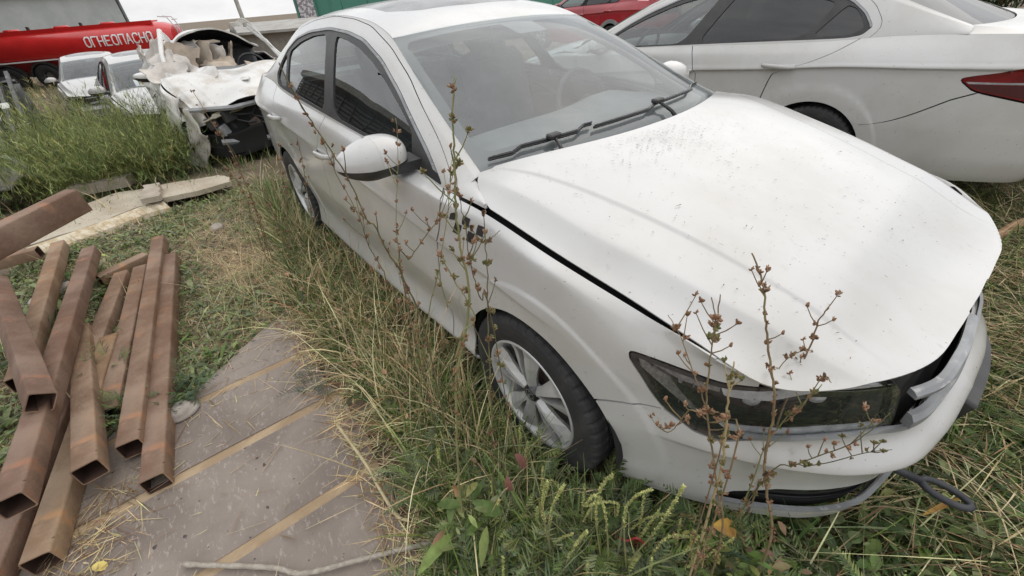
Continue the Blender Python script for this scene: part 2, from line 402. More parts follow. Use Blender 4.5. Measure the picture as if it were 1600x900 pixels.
def windshield(n=60, k=40):
    U = np.linspace(-1,1,n)
    b = np.stack([-.262-.118*np.abs(U)**2.2, .735*U, .985-.012*U**2],-1)
    tp = np.stack([-1.135-.055*np.abs(U)**2, .570*U, 1.372-.028*np.abs(U)**2.2],-1)
    tt = np.linspace(0,1,k); X = -.38 - .81*tt
    E = te(X); E[:,1] -= .010
    E[0] = b[-1]; E[-1] = tp[-1]
    E2 = E*np.array([1,-1,1]); 
    P = coons(b,tp,E2,E,n,k)
    V = np.linspace(0,1,k)[:,None]; W = (1-np.abs(U)**4)[None]
    P[...,2] += .03*(4*V*(1-V))*W; P[...,0] += .02*(4*V*(1-V))*W
    return P
def rearglass(n=40,k=24):
    U = np.linspace(-1,1,n)
    b = np.stack([-3.42+.12*np.abs(U)**2.2, .655*U, 1.085+.015*U**2],-1)
    tp = np.stack([-2.62+.05*np.abs(U)**2, .568*U, 1.418-.048*np.abs(U)**2.2],-1)
    X = -3.30+.73*np.linspace(0,1,k); E = te(X); E[:,1]-=.010; E[0]=b[-1]; E[-1]=tp[-1]
    return coons(b,tp,E*np.array([1,-1,1]),E,n,k)
# ---------------------------------------------------------------- cars
LSK, HSK = _chord[-1], .85
def us(s): return float(np.interp(s, _ss, USC))
vk = np.array([0,.1,.3,.5,.7,.86,.93,1.0])
def u_doorF(v): return np.interp(v, vk, [.668,.667,.6635,.667,.675,.680,.677,.669])
def u_doorB(v): return np.interp(v, [0,.45,.8,1], [.455,.453,.462,.470])
def x_quarter(v): return np.interp(v, [0,.25,.5,.7,.85,1], [-2.20,-2.22,-2.36,-2.52,-2.66,-2.80])
HEADLIGHT = np.array([(.8119,.774),(.8124,.737),(.8174,.674),(.8294,.516),(.8429,.456),(.8544,.446),(.8714,.505),(.8929,.535),(.9169,.55),(.9214,.622),(.9130,.850),(.9080,.955),(.8844,.955),(.8680,.925),(.8634,.850),(.8484,.815),(.8314,.802)])
BUMPTOP = np.array([(.70,.0),(.8009,.406),(.8294,.516),(.8429,.456),(.8544,.446),(.8714,.505),(.8929,.535),(.9169,.55),(.935,.512),(.95,.505),(1.02,.505),(1.02,-.1),(.70,-.1)])
LOWGRILLE = np.array([(.858,.13),(.868,.20),(.887,.235),(.93,.25),(1.05,.25),(1.05,.130),(.95,.125),(.90,.118),(.868,.120)])
TAIL = np.array([(us(3.62),.490),(us(3.42),.545),(us(3.1),.640),(us(2.6),.70),(us(1.1),.74),(us(1.1),.436),(us(2.6),.438),(us(3.45),.462)])
DLO = np.array([(-.489,.925),(-.633,1.006),(-.774,1.079),(-.961,1.177),(-1.166,1.264),(-1.406,1.339),(-1.607,1.367),(-1.876,1.382),(-2.204,1.366),(-2.462,1.331),(-2.661,1.265),(-2.772,1.189),(-2.84,1.11),(-2.80,1.062),(-2.71,1.045),(-2.0,1.022),(-1.582,1.006),(-.95,.98),(-.66,.943)])
GLF = np.array([(-.735,.972),(-.79,1.058),(-.924,1.125),(-1.086,1.193),(-1.285,1.262),(-1.451,1.306),(-1.623,1.334),(-1.77,1.347),(-1.56,1.018),(-1.2,1.003),(-.95,.991)])
GLR = np.array([(-1.90,1.353),(-2.124,1.342),(-2.36,1.308),(-2.585,1.25),(-2.47,1.054),(-2.0,1.036),(-1.70,1.024)])
GLQ = np.array([(-2.645,1.235),(-2.70,1.215),(-2.755,1.165),(-2.795,1.10),(-2.72,1.062),(-2.51,1.057)])
def sduv(P, U, V): return polysd(P*[LSK, HSK], U*LSK, V*HSK)

def smooth_poly(P, k=3):
    for _ in range(k):
        Q = np.roll(P, -1, 0); P = np.stack([.87*P+.13*Q, .13*P+.87*Q], 1).reshape(-1, 2)
    return P
DLO, GLF, GLR, GLQ, HEADLIGHT, TAIL = [smooth_poly(p, 2) for p in (DLO, GLF, GLR, GLQ, HEADLIGHT, TAIL)]
def paint_mat(name, c, dirty=1.0):
    return mat(name, c, (c[0]*.90, c[1]*.885, c[2]*.85), 2.6, .38, .66, rough=.28, coat=1.0, coat_rough=.14, rough2=.46,
        grain=((c[0]*.80, c[1]*.78, c[2]*.74), 34, .60, (1, 1, 1)), specks=((.16,.12,.09), 95, .735))
M_WHITE = paint_mat('white_paint', (.505,.50,.487))
M_BLACK = mat('black_plastic', (.022,.022,.023), (.042,.041,.039), 8, rough=.45)
M_GLOSSBLK = mat('gloss_black', (.012,.012,.013), rough=.12, coat=.5)
M_DARK = mat('dark_void', (.012,.012,.012), rough=.9)
M_RUB = mat('rubber', (.022,.022,.023), (.05,.047,.043), 9, .45,.75, rough=.75, bump=.12, bscale=60)
M_ALLOY = mat('alloy', (.60,.60,.60), (.46,.455,.44), 7, rough=.34, metal=.35)
M_CHROME = mat('dull_chrome', (.55,.56,.57), (.42,.43,.44), 12, rough=.24, metal=.85)
M_LAMPSTRIP = mat('lamp_reflector_strip', (.66,.67,.68), (.46,.47,.48), 30, rough=.25, metal=.25, grain=((.62,.63,.64), 50, .6, (1,1,4)))
M_GREYTRIM = mat('dusty_grey_trim', (.31,.32,.325), (.20,.205,.21), 6, rough=.35, grain=((.42,.42,.41), 20, .55, (1,1,6)))
M_GLASS = glass('window_glass', (.55,.62,.61), refl=1.9, dust=.012, dustcol=(.35,.37,.38))
M_TINT = glass('tinted_glass', (.05,.055,.06), dust=.025, dustcol=(.3,.3,.3))
M_WIND = glass('dusty_windshield', (.84,.90,.90), dust=.17, dustcol=(.47,.50,.51), gloss_rough=.02, dscale=2.5)
M_LENS = glass('lamp_lens', (.92,.93,.94), dust=.03, gloss_rough=.01)
M_FRIT = mat('ceramic_band', (.05,.05,.05), (.085,.08,.075), 5, rough=.30, grain=((.30,.20,.115), 7, .62))
M_SEAT = mat('seat_cloth', (.065,.067,.07), (.09,.09,.093), 20, rough=.9)
M_DASH = mat('dashboard_grain', (.16,.165,.17), (.20,.20,.20), 10, rough=.6)
M_RED = mat('red_lens', (.17,.004,.007), (.10,.003,.005), 14, rough=.14, coat=.35)
M_REDDK = mat('dark_red_lens', (.055,.006,.009), rough=.15, coat=.6)
M_REFL = mat('reflector_mesh', (.30,.28,.27), (.17,.16,.155), 90, rough=.35, metal=.4)
M_RUSTDISC = mat('brake_disc', (.10,.07,.055), (.16,.13,.11), 20, rough=.6, metal=.5)
C0 = np.array([-1.45,0,.55])

def orient(V, F, c=C0):
    n = vnormals(V, F); s = np.sum(n*(V-c)*np.array([.35,1,1]))
    return F if s > 0 else F[:, ::-1]

_wheelmesh = {}
def wheel_parts():
    if _wheelmesh: return _wheelmesh
    R, W = .316, .2
    half = [(.207,-.088),(.222,-.100),(.245,-.106),(.270,-.107),(.290,-.104),(.303,-.098),(.310,-.090),(.3135,-.078),(.3150,-.052),(.3150,-.044),(.308,-.043),(.308,-.037),(.3158,-.036),(.316,-.012),(.309,-.011),(.309,-.005)]
    prof = half + [(r,-y) for r,y in half[::-1]]
    n = 192; V = []; m = len(prof)
    for k in range(n):
        g = 2*math.pi*k/n
        for j, (r, h) in enumerate(prof):
            a = abs(h)
            if k % 4 == 0 and ((.05 < a < .101 and r > .298) or (a < .037 and r > .312 and k % 8 == 0)): r -= .006
            V.append((r*math.cos(g), h, r*math.sin(g)))
    F = [(k*m+j, k*m+j+1, ((k+1) % n)*m+j+1, ((k+1) % n)*m+j) for k in range(n) for j in range(m-1)]
    o = MB(); o.V = V; o.F = F
    _wheelmesh['tyre'] = mesh_data('tyre', V, F, M_RUB)
    b = MB().lathe([(.216,-.094),(.2145,-.099),(.208,-.100),(.203,-.094),(.198,-.075),(.192,-.03),(.192,.09)], 64)
    _wheelmesh['rim'] = mesh_data('rim', b.V, b.F, M_ALLOY, True)
    # ten paddle spokes, alternate ones tilted the other way
    P = []
    for k in range(10):
        s = MB(); g = math.pi*k/5 + (.05 if k % 2 else -.05); tw = .010*(1 if k % 2 else -1)
        st = [(.034,.013,-.080),(.075,.014,-.083),(.12,.021,-.083),(.165,.029,-.078),(.199,.034,-.082)]
        V = []
        for r, hw, y in st:
            for q, dy in ((-1, tw), (0.25 if k % 2 else -.25, -.007), (1, -tw), (.8, .022), (-.8, .022)):
                V.append((r*math.cos(g)-q*hw*math.sin(g), y+dy, r*math.sin(g)+q*hw*math.cos(g)))
        F = [(i*5+j, i*5+(j+1) % 5, (i+1)*5+(j+1) % 5, (i+1)*5+j) for i in range(4) for j in range(5)] + [(0,1,2,3,4), tuple(20+j for j in range(5))[::-1]]
        s.add(V, F); P.append(s)
    sp = mesh_data('spoke', P[0].V, P[0].F, M_ALLOY); sp2 = mesh_data('spoke', P[1].V, P[1].F, M_ALLOY)
    import bmesh
    for me in (sp, sp2, _wheelmesh['tyre'], _wheelmesh['rim']):
        bm = bmesh.new(); bm.from_mesh(me); bmesh.ops.recalc_face_normals(bm, faces=bm.faces); bm.to_mesh(me); bm.free()
    _wheelmesh['spokes'] = (sp, sp2)
    c = MB().lathe([(0,-.094),(.026,-.094),(.031,-.090),(.036,-.075),(.05,-.06)], 28)
    _wheelmesh['hub_cap'] = mesh_data('hub_cap', c.V, c.F, M_GLOSSBLK, True)
    e = MB()
    def stroke(p, q, w=.0028):
        p, q = np.array(p), np.array(q); d = (q-p)/np.linalg.norm(q-p); nn = np.array([-d[1], d[0]])*w/2
        e.prism([p-nn, q-nn, q+nn, p+nn], -.0955, -.0940)
    for pts in ([(-.009,.019),(0,.004),(.009,.019)], [(-.019,.010),(-.009,-.017),(0,-.001),(.009,-.017),(.019,.010)]):
        for a, b_ in zip(pts, pts[1:]): stroke(a, b_)
    ring = [(.0225*math.cos(t), .0225*math.sin(t)) for t in np.linspace(0, 2*math.pi, 25)]
    for a, b_ in zip(ring, ring[1:]): stroke(a, b_, .0022)
    _wheelmesh['emblem'] = mesh_data('emblem', e.V, e.F, M_CHROME)
    d = MB().lathe([(0,.0),(.14,.0),(.14,.02),(0,.02)], 40, c=(0,-.035,0))
    _wheelmesh['brake_disc'] = mesh_data('brake_disc', d.V, d.F, M_RUSTDISC)
    t = MB().lathe([(0,.03),(.19,.03)], 32)
    _wheelmesh['wheel_back'] = mesh_data('wheel_back', t.V, t.F, M_DARK)
    return _wheelmesh
def add_wheel(parent, x, side, z=.316, detail=True, y=.785, steer=0):
    W = wheel_parts(); o = bpy.data.objects.new('wheel', None); COL.objects.link(o); o.parent = parent
    o.location = (x, side*y, z); o.rotation_euler = (0, .4+x, (0 if side < 0 else math.pi)+steer)
    inst('tyre', W['tyre'], o); inst('rim', W['rim'], o); inst('hub_cap', W['hub_cap'], o)
    if detail:
        inst('emblem', W['emblem'], o); inst('brake_disc', W['brake_disc'], o)
    inst('wheel_back', W['wheel_back'], o)
    for k in range(10):
        sm = W['spokes'][k % 2]
        inst('spoke', sm, o, Matrix.Rotation(-(k - k % 2)*math.pi/5, 4, 'Y'))
    return o

def build_car(name, label, loc=(0,0,0), rotz=0, pitch=0, res=1.0, warp=None, paint=None, glassF=None, front=True, skip=(), detail=True, sides=(-1,1), scale=(1,1,1), group=None, dxh=0, headL=False, dirt_wind=True, roll=0):
    paint = paint or M_WHITE; skip = set(skip)
    root = empty(name, label, 'car', loc, (roll, pitch, rotz), group); root.scale = scale
    W = warp or (lambda V: V)
    n_ = lambda k: max(6, int(k*res))
    def shell(nm, P, fields, m, depth=.012, off=0, par=None, smooth=True, flip=False):
        V, F = clip(P, fields)
        if len(F) == 0: return None
        F = orient(V, F)
        if flip: F = F[:, ::-1]
        if off: V = V + vnormals(V, F)*off
        if depth: V, F = flange(V, F, depth)
        return obj(nm, W(V), F, m, par or root, smooth)
    def sk(u0, u1, nu, v0, v1, nv, side):
        U, V = np.meshgrid(np.linspace(u0, u1, n_(nu)), np.linspace(v0, v1, n_(nv)), indexing='ij')
        return skirt(U, V, side), U, V
    def arch(P, r=.352):
        return np.minimum(np.hypot(P[...,0]-.012, P[...,2]-.312)-r, np.hypot(P[...,0]+2.678, P[...,2]-.312)-r)
    g = .0007; gv = .004
    for side in sides:
        near = side < 0
        # --- fender
        P, U, V = sk(.655, .872, 150, 0, 1, 120, side)
        seam = V-(.406+(U-.8009)*3.86)
        f = [U-u_doorF(V)-g, arch(P), np.where(U < .8294, seam-gv, 1), (1-np.where(U > .69, .030, .008))-V, -sduv(HEADLIGHT, U, V)-.003, np.where(U > .8294, V-.70, 1), .8600-U, np.where(U > .84, .955-V, 1)]
        shell('front_fender', P, f, paint, .005)
        if front:
            P, U, V = sk(.775, 1.0, 150, 0, .60, 90, side)
            f = [sduv(BUMPTOP, U, V)-.003, arch(P), -sduv(LOWGRILLE, U, V), (U-.775)]
            shell('front_bumper', P, f, paint)
            # lower intake: recessed backing with slats
            P, U, V = sk(.85, 1.0, 50, .06, .28, 16, side)
            shell('lower_grille', P, [sduv(LOWGRILLE, U, V)+.012], M_BLACK, 0, -.045)
            for vv in (.165, .20):
                P, U, V = sk(.868, 1.0, 40, vv-.006, vv+.006, 3, side)
                shell('grille_slat', P, [np.ones_like(U)], M_GLOSSBLK, .02, -.022)
            P, U, V = sk(.862, 1.0, 50, .118, .136, 4, side)
            shell('lower_trim', P, [np.ones_like(U)], M_GREYTRIM, .012, .004)
            # headlamp
            if side < 0 or headL:
                hp = bpy.data.objects.new('headlight', None); COL.objects.link(hp); hp.parent = root
                P, U, V = sk(.808, .925, 130, .42, .93, 80, side); sd = sduv(HEADLIGHT, U, V)
                shell('lamp_lens', P, [sd-.002], M_LENS, 0, .001, hp)
                shell('lamp_bezel', P, [sd-.001, .0165-sd], M_GLOSSBLK, .02, -.004, hp)
                shell('lamp_housing', P, [sd+.004, .84-V], M_GLOSSBLK, 0, -.055, hp)
                shell('housing_top', P, [sd+.002, V-.82], M_GLOSSBLK, 0, -.012, hp)
                mk = np.array([(.8153,.762),(.8172,.712),(.8394,.592),(.8452,.575),(.8362,.660),(.8290,.735)])
                shell('side_reflector', P, [sduv(mk, U, V)], M_REFL, .012, -.009, hp)
                st = np.array([(.8155,.782),(.832,.800),(.848,.810),(.848,.775),(.833,.755),(.818,.765)])
                shell('upper_reflector', P, [sduv(st, U, V)], M_REFL, .012, -.008, hp)
                dv = np.array([(.8305,.742),(.8375,.665),(.8470,.58),(.852,.585),(.843,.665),(.8345,.748)])
                shell('lamp_divider', P, [sduv(dv, U, V)], M_GLOSSBLK, .01, -.006, hp)
                lo = np.array([(.852,.545),(.868,.588),(.893,.612),(.918,.618),(.918,.575),(.893,.560),(.870,.528),(.856,.50)])
                shell('chrome_strip', P, [sduv(lo, U, V)], M_LAMPSTRIP, .005, -.009, hp)
                up = np.array([(.848,.795),(.866,.83),(.884,.905),(.903,.915),(.906,.885),(.884,.86),(.866,.79),(.85,.765)])
                shell('chrome_strip', P, [sduv(up, U, V)], M_LAMPSTRIP, .005, -.010, hp)
                for (uc, vc) in ((.864,.70),(.888,.735)):
                    c = skirt(np.array(uc), np.array(vc), side); nrm = np.array([.62, side*.78, 0]); c = c - nrm*.052
                    b = MB().lathe([(0,-.004),(.016,.0),(.026,.012),(.030,.03)], 20, axis='y')
                    ang = math.atan2(nrm[0], -nrm[1]); M = np.array(Matrix.Rotation(ang, 3, 'Z'))
                    b.V = [tuple(np.array(v) @ M.T*1.0 + c) for v in b.V]; b.V = [tuple(x) for x in W(np.array(b.V))]
                    b.build('lamp_projector', M_LAMPSTRIP, hp, True)
            else:
                P, U, V = sk(.808, .925, 60, .42, .93, 40, side); sd = sduv(HEADLIGHT, U, V)
                shell('empty_lamp_socket', P, [sd+.006, .80-V], M_DARK, 0, -.07)
                shell('socket_edge', P, [sd+.004, .010-sd], M_BLACK, .03, -.012)
            # grille
            P, U, V = sk(.86, 1.0, 60, .46, 1.0, 40, side)
            shell('grille_backing', P, [np.minimum(U-.905, V-.47)], M_BLACK, 0, -.05)
            P, U, V = sk(.862, 1.0, 80, .505, .56, 8, side)
            bt = np.interp(U, [.862,.8714,.8929,.9169,.935,.95,1], [.50,.512,.542,.557,.519,.510,.510])
            P = skirt(U, bt + (V-.505)*.75, side)
            shell('lower_chrome_trim', P, [np.ones_like(U)], M_GREYTRIM, .008, .006)
            # slats
            def bar(u0, u1, z0, z1, h, d0, d1, m, tip=.0):
                uu = np.linspace(u0, u1, 26); M_ = crspline(uu, USC, MASTER); e_ = 2e-3
                T_ = crspline(np.clip(uu+e_,0,1), USC, MASTER)-crspline(np.clip(uu-e_,0,1), USC, MASTER); T_ /= np.linalg.norm(T_,axis=1,keepdims=True)
                o_ = np.stack([-T_[:,1], T_[:,0]], 1); k_ = np.linspace(0,1,26); d_ = d0+(d1-d0)*k_; zc_ = z0+(z1-z0)*k_
                V_ = []
                for q in range(26):
                    for dd, dz in ((0,-h/2),(0,h/2*.3),(.010,h/2),(.022,h/2),(.022,-h/2)):
                        p_ = M_[q]-o_[q]*(d_[q]+dd); V_.append((p_[0], p_[1]*side, zc_[q]+dz))
                F_ = [(q*5+a, q*5+(a+1) % 5, q*5+5+(a+1) % 5, q*5+5+a) for q in range(25) for a in range(5)]+[(0,1,2,3,4),(129,128,127,126,125)]
                fix_normals(obj('grille_slat', W(np.array(V_)), F_, m, root))
            if side < 0:
                bar(.926, .991, .586, .612, .036, .030, .056, M_GREYTRIM); bar(.918, .990, .690, .700, .016, .030, .078, M_GREYTRIM)
        # --- doors, sill, quarter
        P, U, V = sk(.445, .682, 150, .08, 1, 100, side)
        shell('front_door', P, [U-u_doorB(V)-g*.8, u_doorF(V)-U-g, V-.094, .999-V], paint)
        P, U, V = sk(.28, .475, 130, .08, 1, 100, side)
        shell('rear_door', P, [u_doorB(V)-U-g*.8, (P[...,0]-x_quarter(V))-.004, arch(P), V-.094, .999-V], paint)
        P, U, V = sk(.28, .70, 180, -.0, .09, 12, side)
        shell('side_sill', P, [arch(P), .090-V, .70-U], paint)
        P, U, V = sk(.0, .40, 220, 0, 1, 110, side)
        vs = np.where(P[...,0] < -2.985, np.interp(P[...,0], [-3.6,-3.47,-2.98], [.462,.460,.350]), -1.)
        sdt = sduv(TAIL, U, V)
        shell('rear_quarter', P, [(x_quarter(V)-P[...,0])-.004, arch(P), V-vs-.003, -sdt-.003, .999-V, U-us(1.1)], paint)
        shell('rear_bumper', P, [vs-V, -2.95-P[...,0], arch(P), -sdt-.003], paint)
        tl = bpy.data.objects.new('tail_light', None); COL.objects.link(tl); tl.parent = root
        shell('lamp_lens', P, [sdt], M_RED, .015, .002, tl)
        shell('lamp_band', P, [sdt-.003, .476-V], M_REDDK, .01, .0035, tl)
        if detail:
            ln = .668-V
            shell('lamp_line', P, [sdt-.004, .484-V, V-.478], M_GREYTRIM, .004, .0045, tl)
        # boot lid rear face
        P, U, V = sk(0, us(1.12), 30, .5, 1, 40, side)
        shell('boot_face', P, [us(1.09)-U, V-.62], paint)
        # inner dark shell behind the gaps
        P, U, V = sk(.02, .985, 160, .02, .965, 40, side)
        P = P*np.array([1,1,1]); 
        shell('inner_shell', P, [arch(P, .365), np.where(U > .80, .40-V, 1)], M_DARK, 0, -.030)
        # wheel housing
        for xc in (.012, -2.678):
            b = MB(); A = np.linspace(-.35, math.pi+.35, 22)
            for (y0) in (0,):
                V_ = [(xc+.357*math.cos(a), side*yy, .312+.357*math.sin(a)) for a in A for yy in (.862, .55)]
                b.add(V_, [(2*i, 2*i+1, 2*i+3, 2*i+2) for i in range(len(A)-1)])
            b.add([(xc+.357*math.cos(a), side*.55, .312+.357*math.sin(a)) for a in A], [tuple(range(len(A)))])
            b.V = [tuple(v) for v in W(np.array(b.V))]; b.build('wheel_housing', M_DARK, root)
        # --- cabin side
        X, T = np.meshgrid(np.linspace(-3.32,-.37,n_(220)), np.linspace(0,1,n_(90)), indexing='ij')
        P = cabin(X, T, side); z = P[...,2]
        dl = polysd(DLO, X, z)
        shell('door_frame', P, [-dl, dl+.044, -.45-X], paint, .006)
        shell('roof_pillar', P, [np.maximum(-dl-.0465, X+.447)], paint, .008)
        if 'glass' not in skip:
            gf, gr, gq = polysd(GLF, X, z), polysd(GLR, X, z), polysd(GLQ, X, z)
            gm = np.maximum(np.maximum(gf, gr), gq)
            shell('window_trim', P, [dl, -gm], M_BLACK if detail else M_DARK, .012, -.003)
            G = glassF or M_GLASS
            for nm, q in (('front_window', gf), ('rear_window', gr), ('quarter_window', gq)):
                shell(nm, P, [q+.004], (M_TINT if (nm != 'front_window' and glassF is M_TINT) else M_GLASS), 0, -.009)
            shell('window_moulding', P, [dl-.002, .012-dl, T-.25], M_GREYTRIM, .006, .002)
        # cowl corner cap
        t = np.linspace(0,1,12); xs = -.52+.30*t
        A = crspline(np.interp(xs, TOP[8:13,0], USC[8:13]), USC, TOP)
        B = np.stack([-.42+.21*t, .748+.078*t**1.5, .970-.028*t**1.5], -1)
        k = np.linspace(0,1,8)[None,:,None]; Pq = A[:,None]*(1-k)+B[:,None]*k; Pq[...,2] += .012*np.sin(math.pi*k[...,0])
        Pq[...,1] *= side; shell('cowl_corner', Pq, [np.ones(Pq.shape[:2])], paint, .01)
        # handles
        for xh, vh in ((-2.545-dxh, .70), (-1.62, .655)):
            u0 = float(np.interp(xh, MASTER[:,0][4:12], USC[4:12])); c = skirt(np.array(u0), np.array(vh), side)
            a = np.linspace(-1, 1, 15); b = MB()
            prof = [(c + np.array([.115*q, side*(.036*(1-abs(q)**4)+.002), .006*q])) for q in a]
            Vv = []
            for q, p in zip(a, prof):
                hh = .0165*(1-.35*abs(q)**3); th = .008
                for (dy, dz) in ((-th,-hh),(th*.6,-hh*.8),(th,0),(th*.6,hh*.8),(-th,hh)): Vv.append(p+np.array([0, side*dy, dz]))
            b.add(Vv, [(i*5+j, i*5+(j+1) % 5, (i+1)*5+(j+1) % 5, (i+1)*5+j) for i in range(14) for j in range(5)]+[(0,1,2,3,4),(70,71,72,73,74)])
            b.V = [tuple(v) for v in W(np.array(b.V))]
            fix_normals(b.build('door_handle', paint, root, True))
            U, V = np.meshgrid(np.linspace(u0-.020, u0+.018, 20), np.linspace(vh-.045, vh+.045, 14), indexing='ij')
            P = skirt(U, V, side); r = 1-((U-u0+.001)/.0185)**2-((V-vh)/.042)**2
            shell('handle_recess', P, [r], mat('recess_paint', tuple(x*.9 for x in (.62,.62,.61)), rough=.4), 0, .0018)
        # mirror
        mr = bpy.data.objects.new('side_mirror', None); COL.objects.link(mr); mr.parent = root
        cx, cy, cz = -.760, (-.945 if near else -.905), 1.010
        th, ph = np.meshgrid(np.linspace(-math.pi/2, math.pi/2, 19), np.linspace(0, 2*math.pi, 37), indexing='ij')
        def se(w, e): return np.sign(w)*np.abs(w)**e
        X_ = .105*se(np.cos(th), .8)*se(np.cos(ph), .9); Y_ = .128*se(np.cos(th), .8)*se(np.sin(ph), .8); Z_ = .074*se(np.sin(th), .85)
        X_ = np.where(X_ < 0, X_*.35, X_); 
        lat = Y_/.128
        Z_ = Z_*(1-.30*np.clip(-lat,0,1)**1.5) - .012*np.clip(-lat,0,1); X_ = X_*(1-.25*np.clip(-lat,0,1)**2)
        Pm = np.stack([X_+cx+.05*lat*0-.03*np.clip(-lat,0,1)**2, (Y_+cy), Z_+cz], -1); Pm[...,1] *= -side
        zz = Pm[...,2]-cz
        for nm, fl, m, off in (('mirror_cap', [zz+.020, ], paint, .002), ('mirror_base', [-.018-zz], M_BLACK, 0), ):
            V_, F_ = clip(Pm, fl); F_ = orient(V_, F_, np.array([cx, -side*cy, cz])); V_ = V_+vnormals(V_, F_)*off
            obj(nm, W(V_), F_, m, mr, True)
        b = MB().prism([(cx-.020, cz-.062),(cx+.085, cz-.060),(cx+.085, cz-.026),(cx-.010, cz-.020)], side*.79, side*.90); b.V = [tuple(v) for v in W(np.array(b.V))]
        fix_normals(b.build('mirror_stalk', M_BLACK, mr))
        b = MB().lathe([(0,0),(.9,0)], 24, axis='x'); b.V = [(cx-.037, side*(-cy)+v[1]*.112, cz+.004+v[2]*.060) for v in b.V]; b.V = [tuple(v) for v in W(np.array(b.V))]
        b.build('mirror_glass', M_CHROME, mr)
    # --- bonnet
    if 'hood' not in skip:
        x = np.linspace(-.42, .85, n_(200)); y = np.linspace(-.86, .86, n_(330)); X, Y = np.meshgrid(x, y, indexing='ij'); P = hood(X, Y)
        gp = np.stack([GAPX, GAPY], 1); gp = gp[gp[:,0] > -.20]
        out = [(-.385,.735),(-.345,.775),(-.28,.812)] + [tuple(p) for p in gp[::6]] + [(.834,.1),(.836,0)]
        yy = np.linspace(0, .72, 14)[1:]
        rear = [(-.205-.18*(q/.735)**2.2, q) for q in yy]
        poly = out[::-1] + [] ; half = [(a, b) for a, b in out]
        full = [(a, -b) for a, b in rear] + [(a, -b) for a, b in half] + [(a, b) for a, b in half[::-1][1:]] + [(a, b) for a, b in rear[::-1]] + [(-.205, 0)]
        sd = polysd(np.array(full), X, Y)
        shell('hood', P, [sd-.0085], paint, .004)
        shell('hood_underside', P, [sd-.004, (.52-X)], M_DARK, 0, -.05)
    # --- roof
    if 'roof' not in skip:
        x = np.linspace(-2.70, -1.12, n_(100)); y = np.linspace(-.6, .6, n_(80)); X, Y = np.meshgrid(x, y, indexing='ij'); P = roofz(X, Y)
        ty = te(X)[...,1]-.012
        xf = -1.135-.055*np.abs(Y/.570)**2; xr = -2.62+.05*np.abs(Y/.568)**2
        sr = np.array([(-1.43,-.36),(-1.40,-.30),(-1.385,0),(-1.40,.30),(-1.43,.36),(-1.50,.43),(-2.30,.43),(-2.36,.38),(-2.36,-.38),(-2.30,-.43),(-1.50,-.43)])
        ss = polysd(sr, X, Y)
        shell('roof', P, [ty-np.abs(Y)-.003, xf-X-.002, X-xr-.002, -ss], paint, .012)
        shell('sunroof', P, [ss-.003], mat('sunroof_glass', (.10,.10,.095), (.30,.28,.26), 3.5, .35, .75, rough=.15, rough2=.4, coat=.4), .01, -.003)
        shell('headliner', P, [ty-np.abs(Y)+.02], mat('headliner_cloth', (.32,.31,.30), rough=.95), 0, -.045)
    if 'glass' not in skip:
        P = windshield(n_(70), n_(50)); n1, n2 = P.shape[:2]
        Vv, Uu = np.meshgrid(np.linspace(0,1,n1), np.linspace(-1,1,n2), indexing='ij')
        shell('windshield', P, [np.ones((n1,n2))], M_WIND if dirt_wind else M_GLASS, 0, -.003)
        bd = np.minimum(np.minimum(1-np.abs(Uu)-.055-.02*Vv, (Vv-.10-.05*(1-Uu**2)*0)*.8), (1-Vv-.062)*.8)
        rr = .06; cxx = np.maximum(0, rr-(1-np.abs(Uu)-.06)); cyy = np.maximum(0, rr-np.minimum((Vv-.10)*.8, (1-Vv-.062)*.8))
        bd = np.where((cxx > 0) & (cyy > 0), rr-np.hypot(cxx, cyy), bd)
        pk = np.minimum(.17-np.abs(Uu-.06)+.12*(Vv-1)*1, Vv-.80)
        shell('frit_band', P, [np.maximum(-bd, pk*.6)], M_FRIT, 0, -.007)
        P = rearglass(n_(40), n_(24)); n1, n2 = P.shape[:2]
        shell('rear_windshield', P, [np.ones((n1,n2))], M_TINT if glassF is M_TINT else M_GLASS, 0, -.004)
        Vv, Uu = np.meshgrid(np.linspace(0,1,n1), np.linspace(-1,1,n2), indexing='ij')
        shell('rear_frit', P, [np.maximum(np.abs(Uu)-.9, np.abs(Vv-.5)*2-.9)], M_FRIT, 0, -.007)
    # --- boot lid
    a = np.linspace(-1, 1, n_(50)); bq = np.linspace(0, 1, n_(20)); A, B = np.meshgrid(a, bq, indexing='ij')
    fx = -3.42+.12*np.abs(A)**2.2; fy = .655*A; fz = 1.085+.015*A**2; rx = -3.745+.07*np.abs(A)**3; ry = .60*A; rz = 1.052
    fx2 = fx+.06*0; P = np.stack([fx*(1-B)+rx*B, fy*(1-B)+ry*B, fz*(1-B)+rz*B+.012*np.sin(math.pi*B)*(1-A**4)], -1)
    shell('boot_lid', P, [B-.012], paint, .01)
    P2 = []
    for sgn in (-1, 1):
        t = np.linspace(0, 1, 14); E = np.stack([-3.30*(1-t)-3.675*t, sgn*(.655*(1-t)+.60*t), (1.10)*(1-t)+1.052*t], -1)
        u_ = np.interp(t, [0,1], [us(4.1), us(1.15)])
        O = crspline(u_, USC, TOP); O[:,1] *= sgn
        k = np.linspace(0,1,6)[None,:,None]; Pq = E[:,None]*(1-k)+O[:,None]*k
        shell('boot_shoulder', Pq, [np.ones(Pq.shape[:2])], paint, .008)
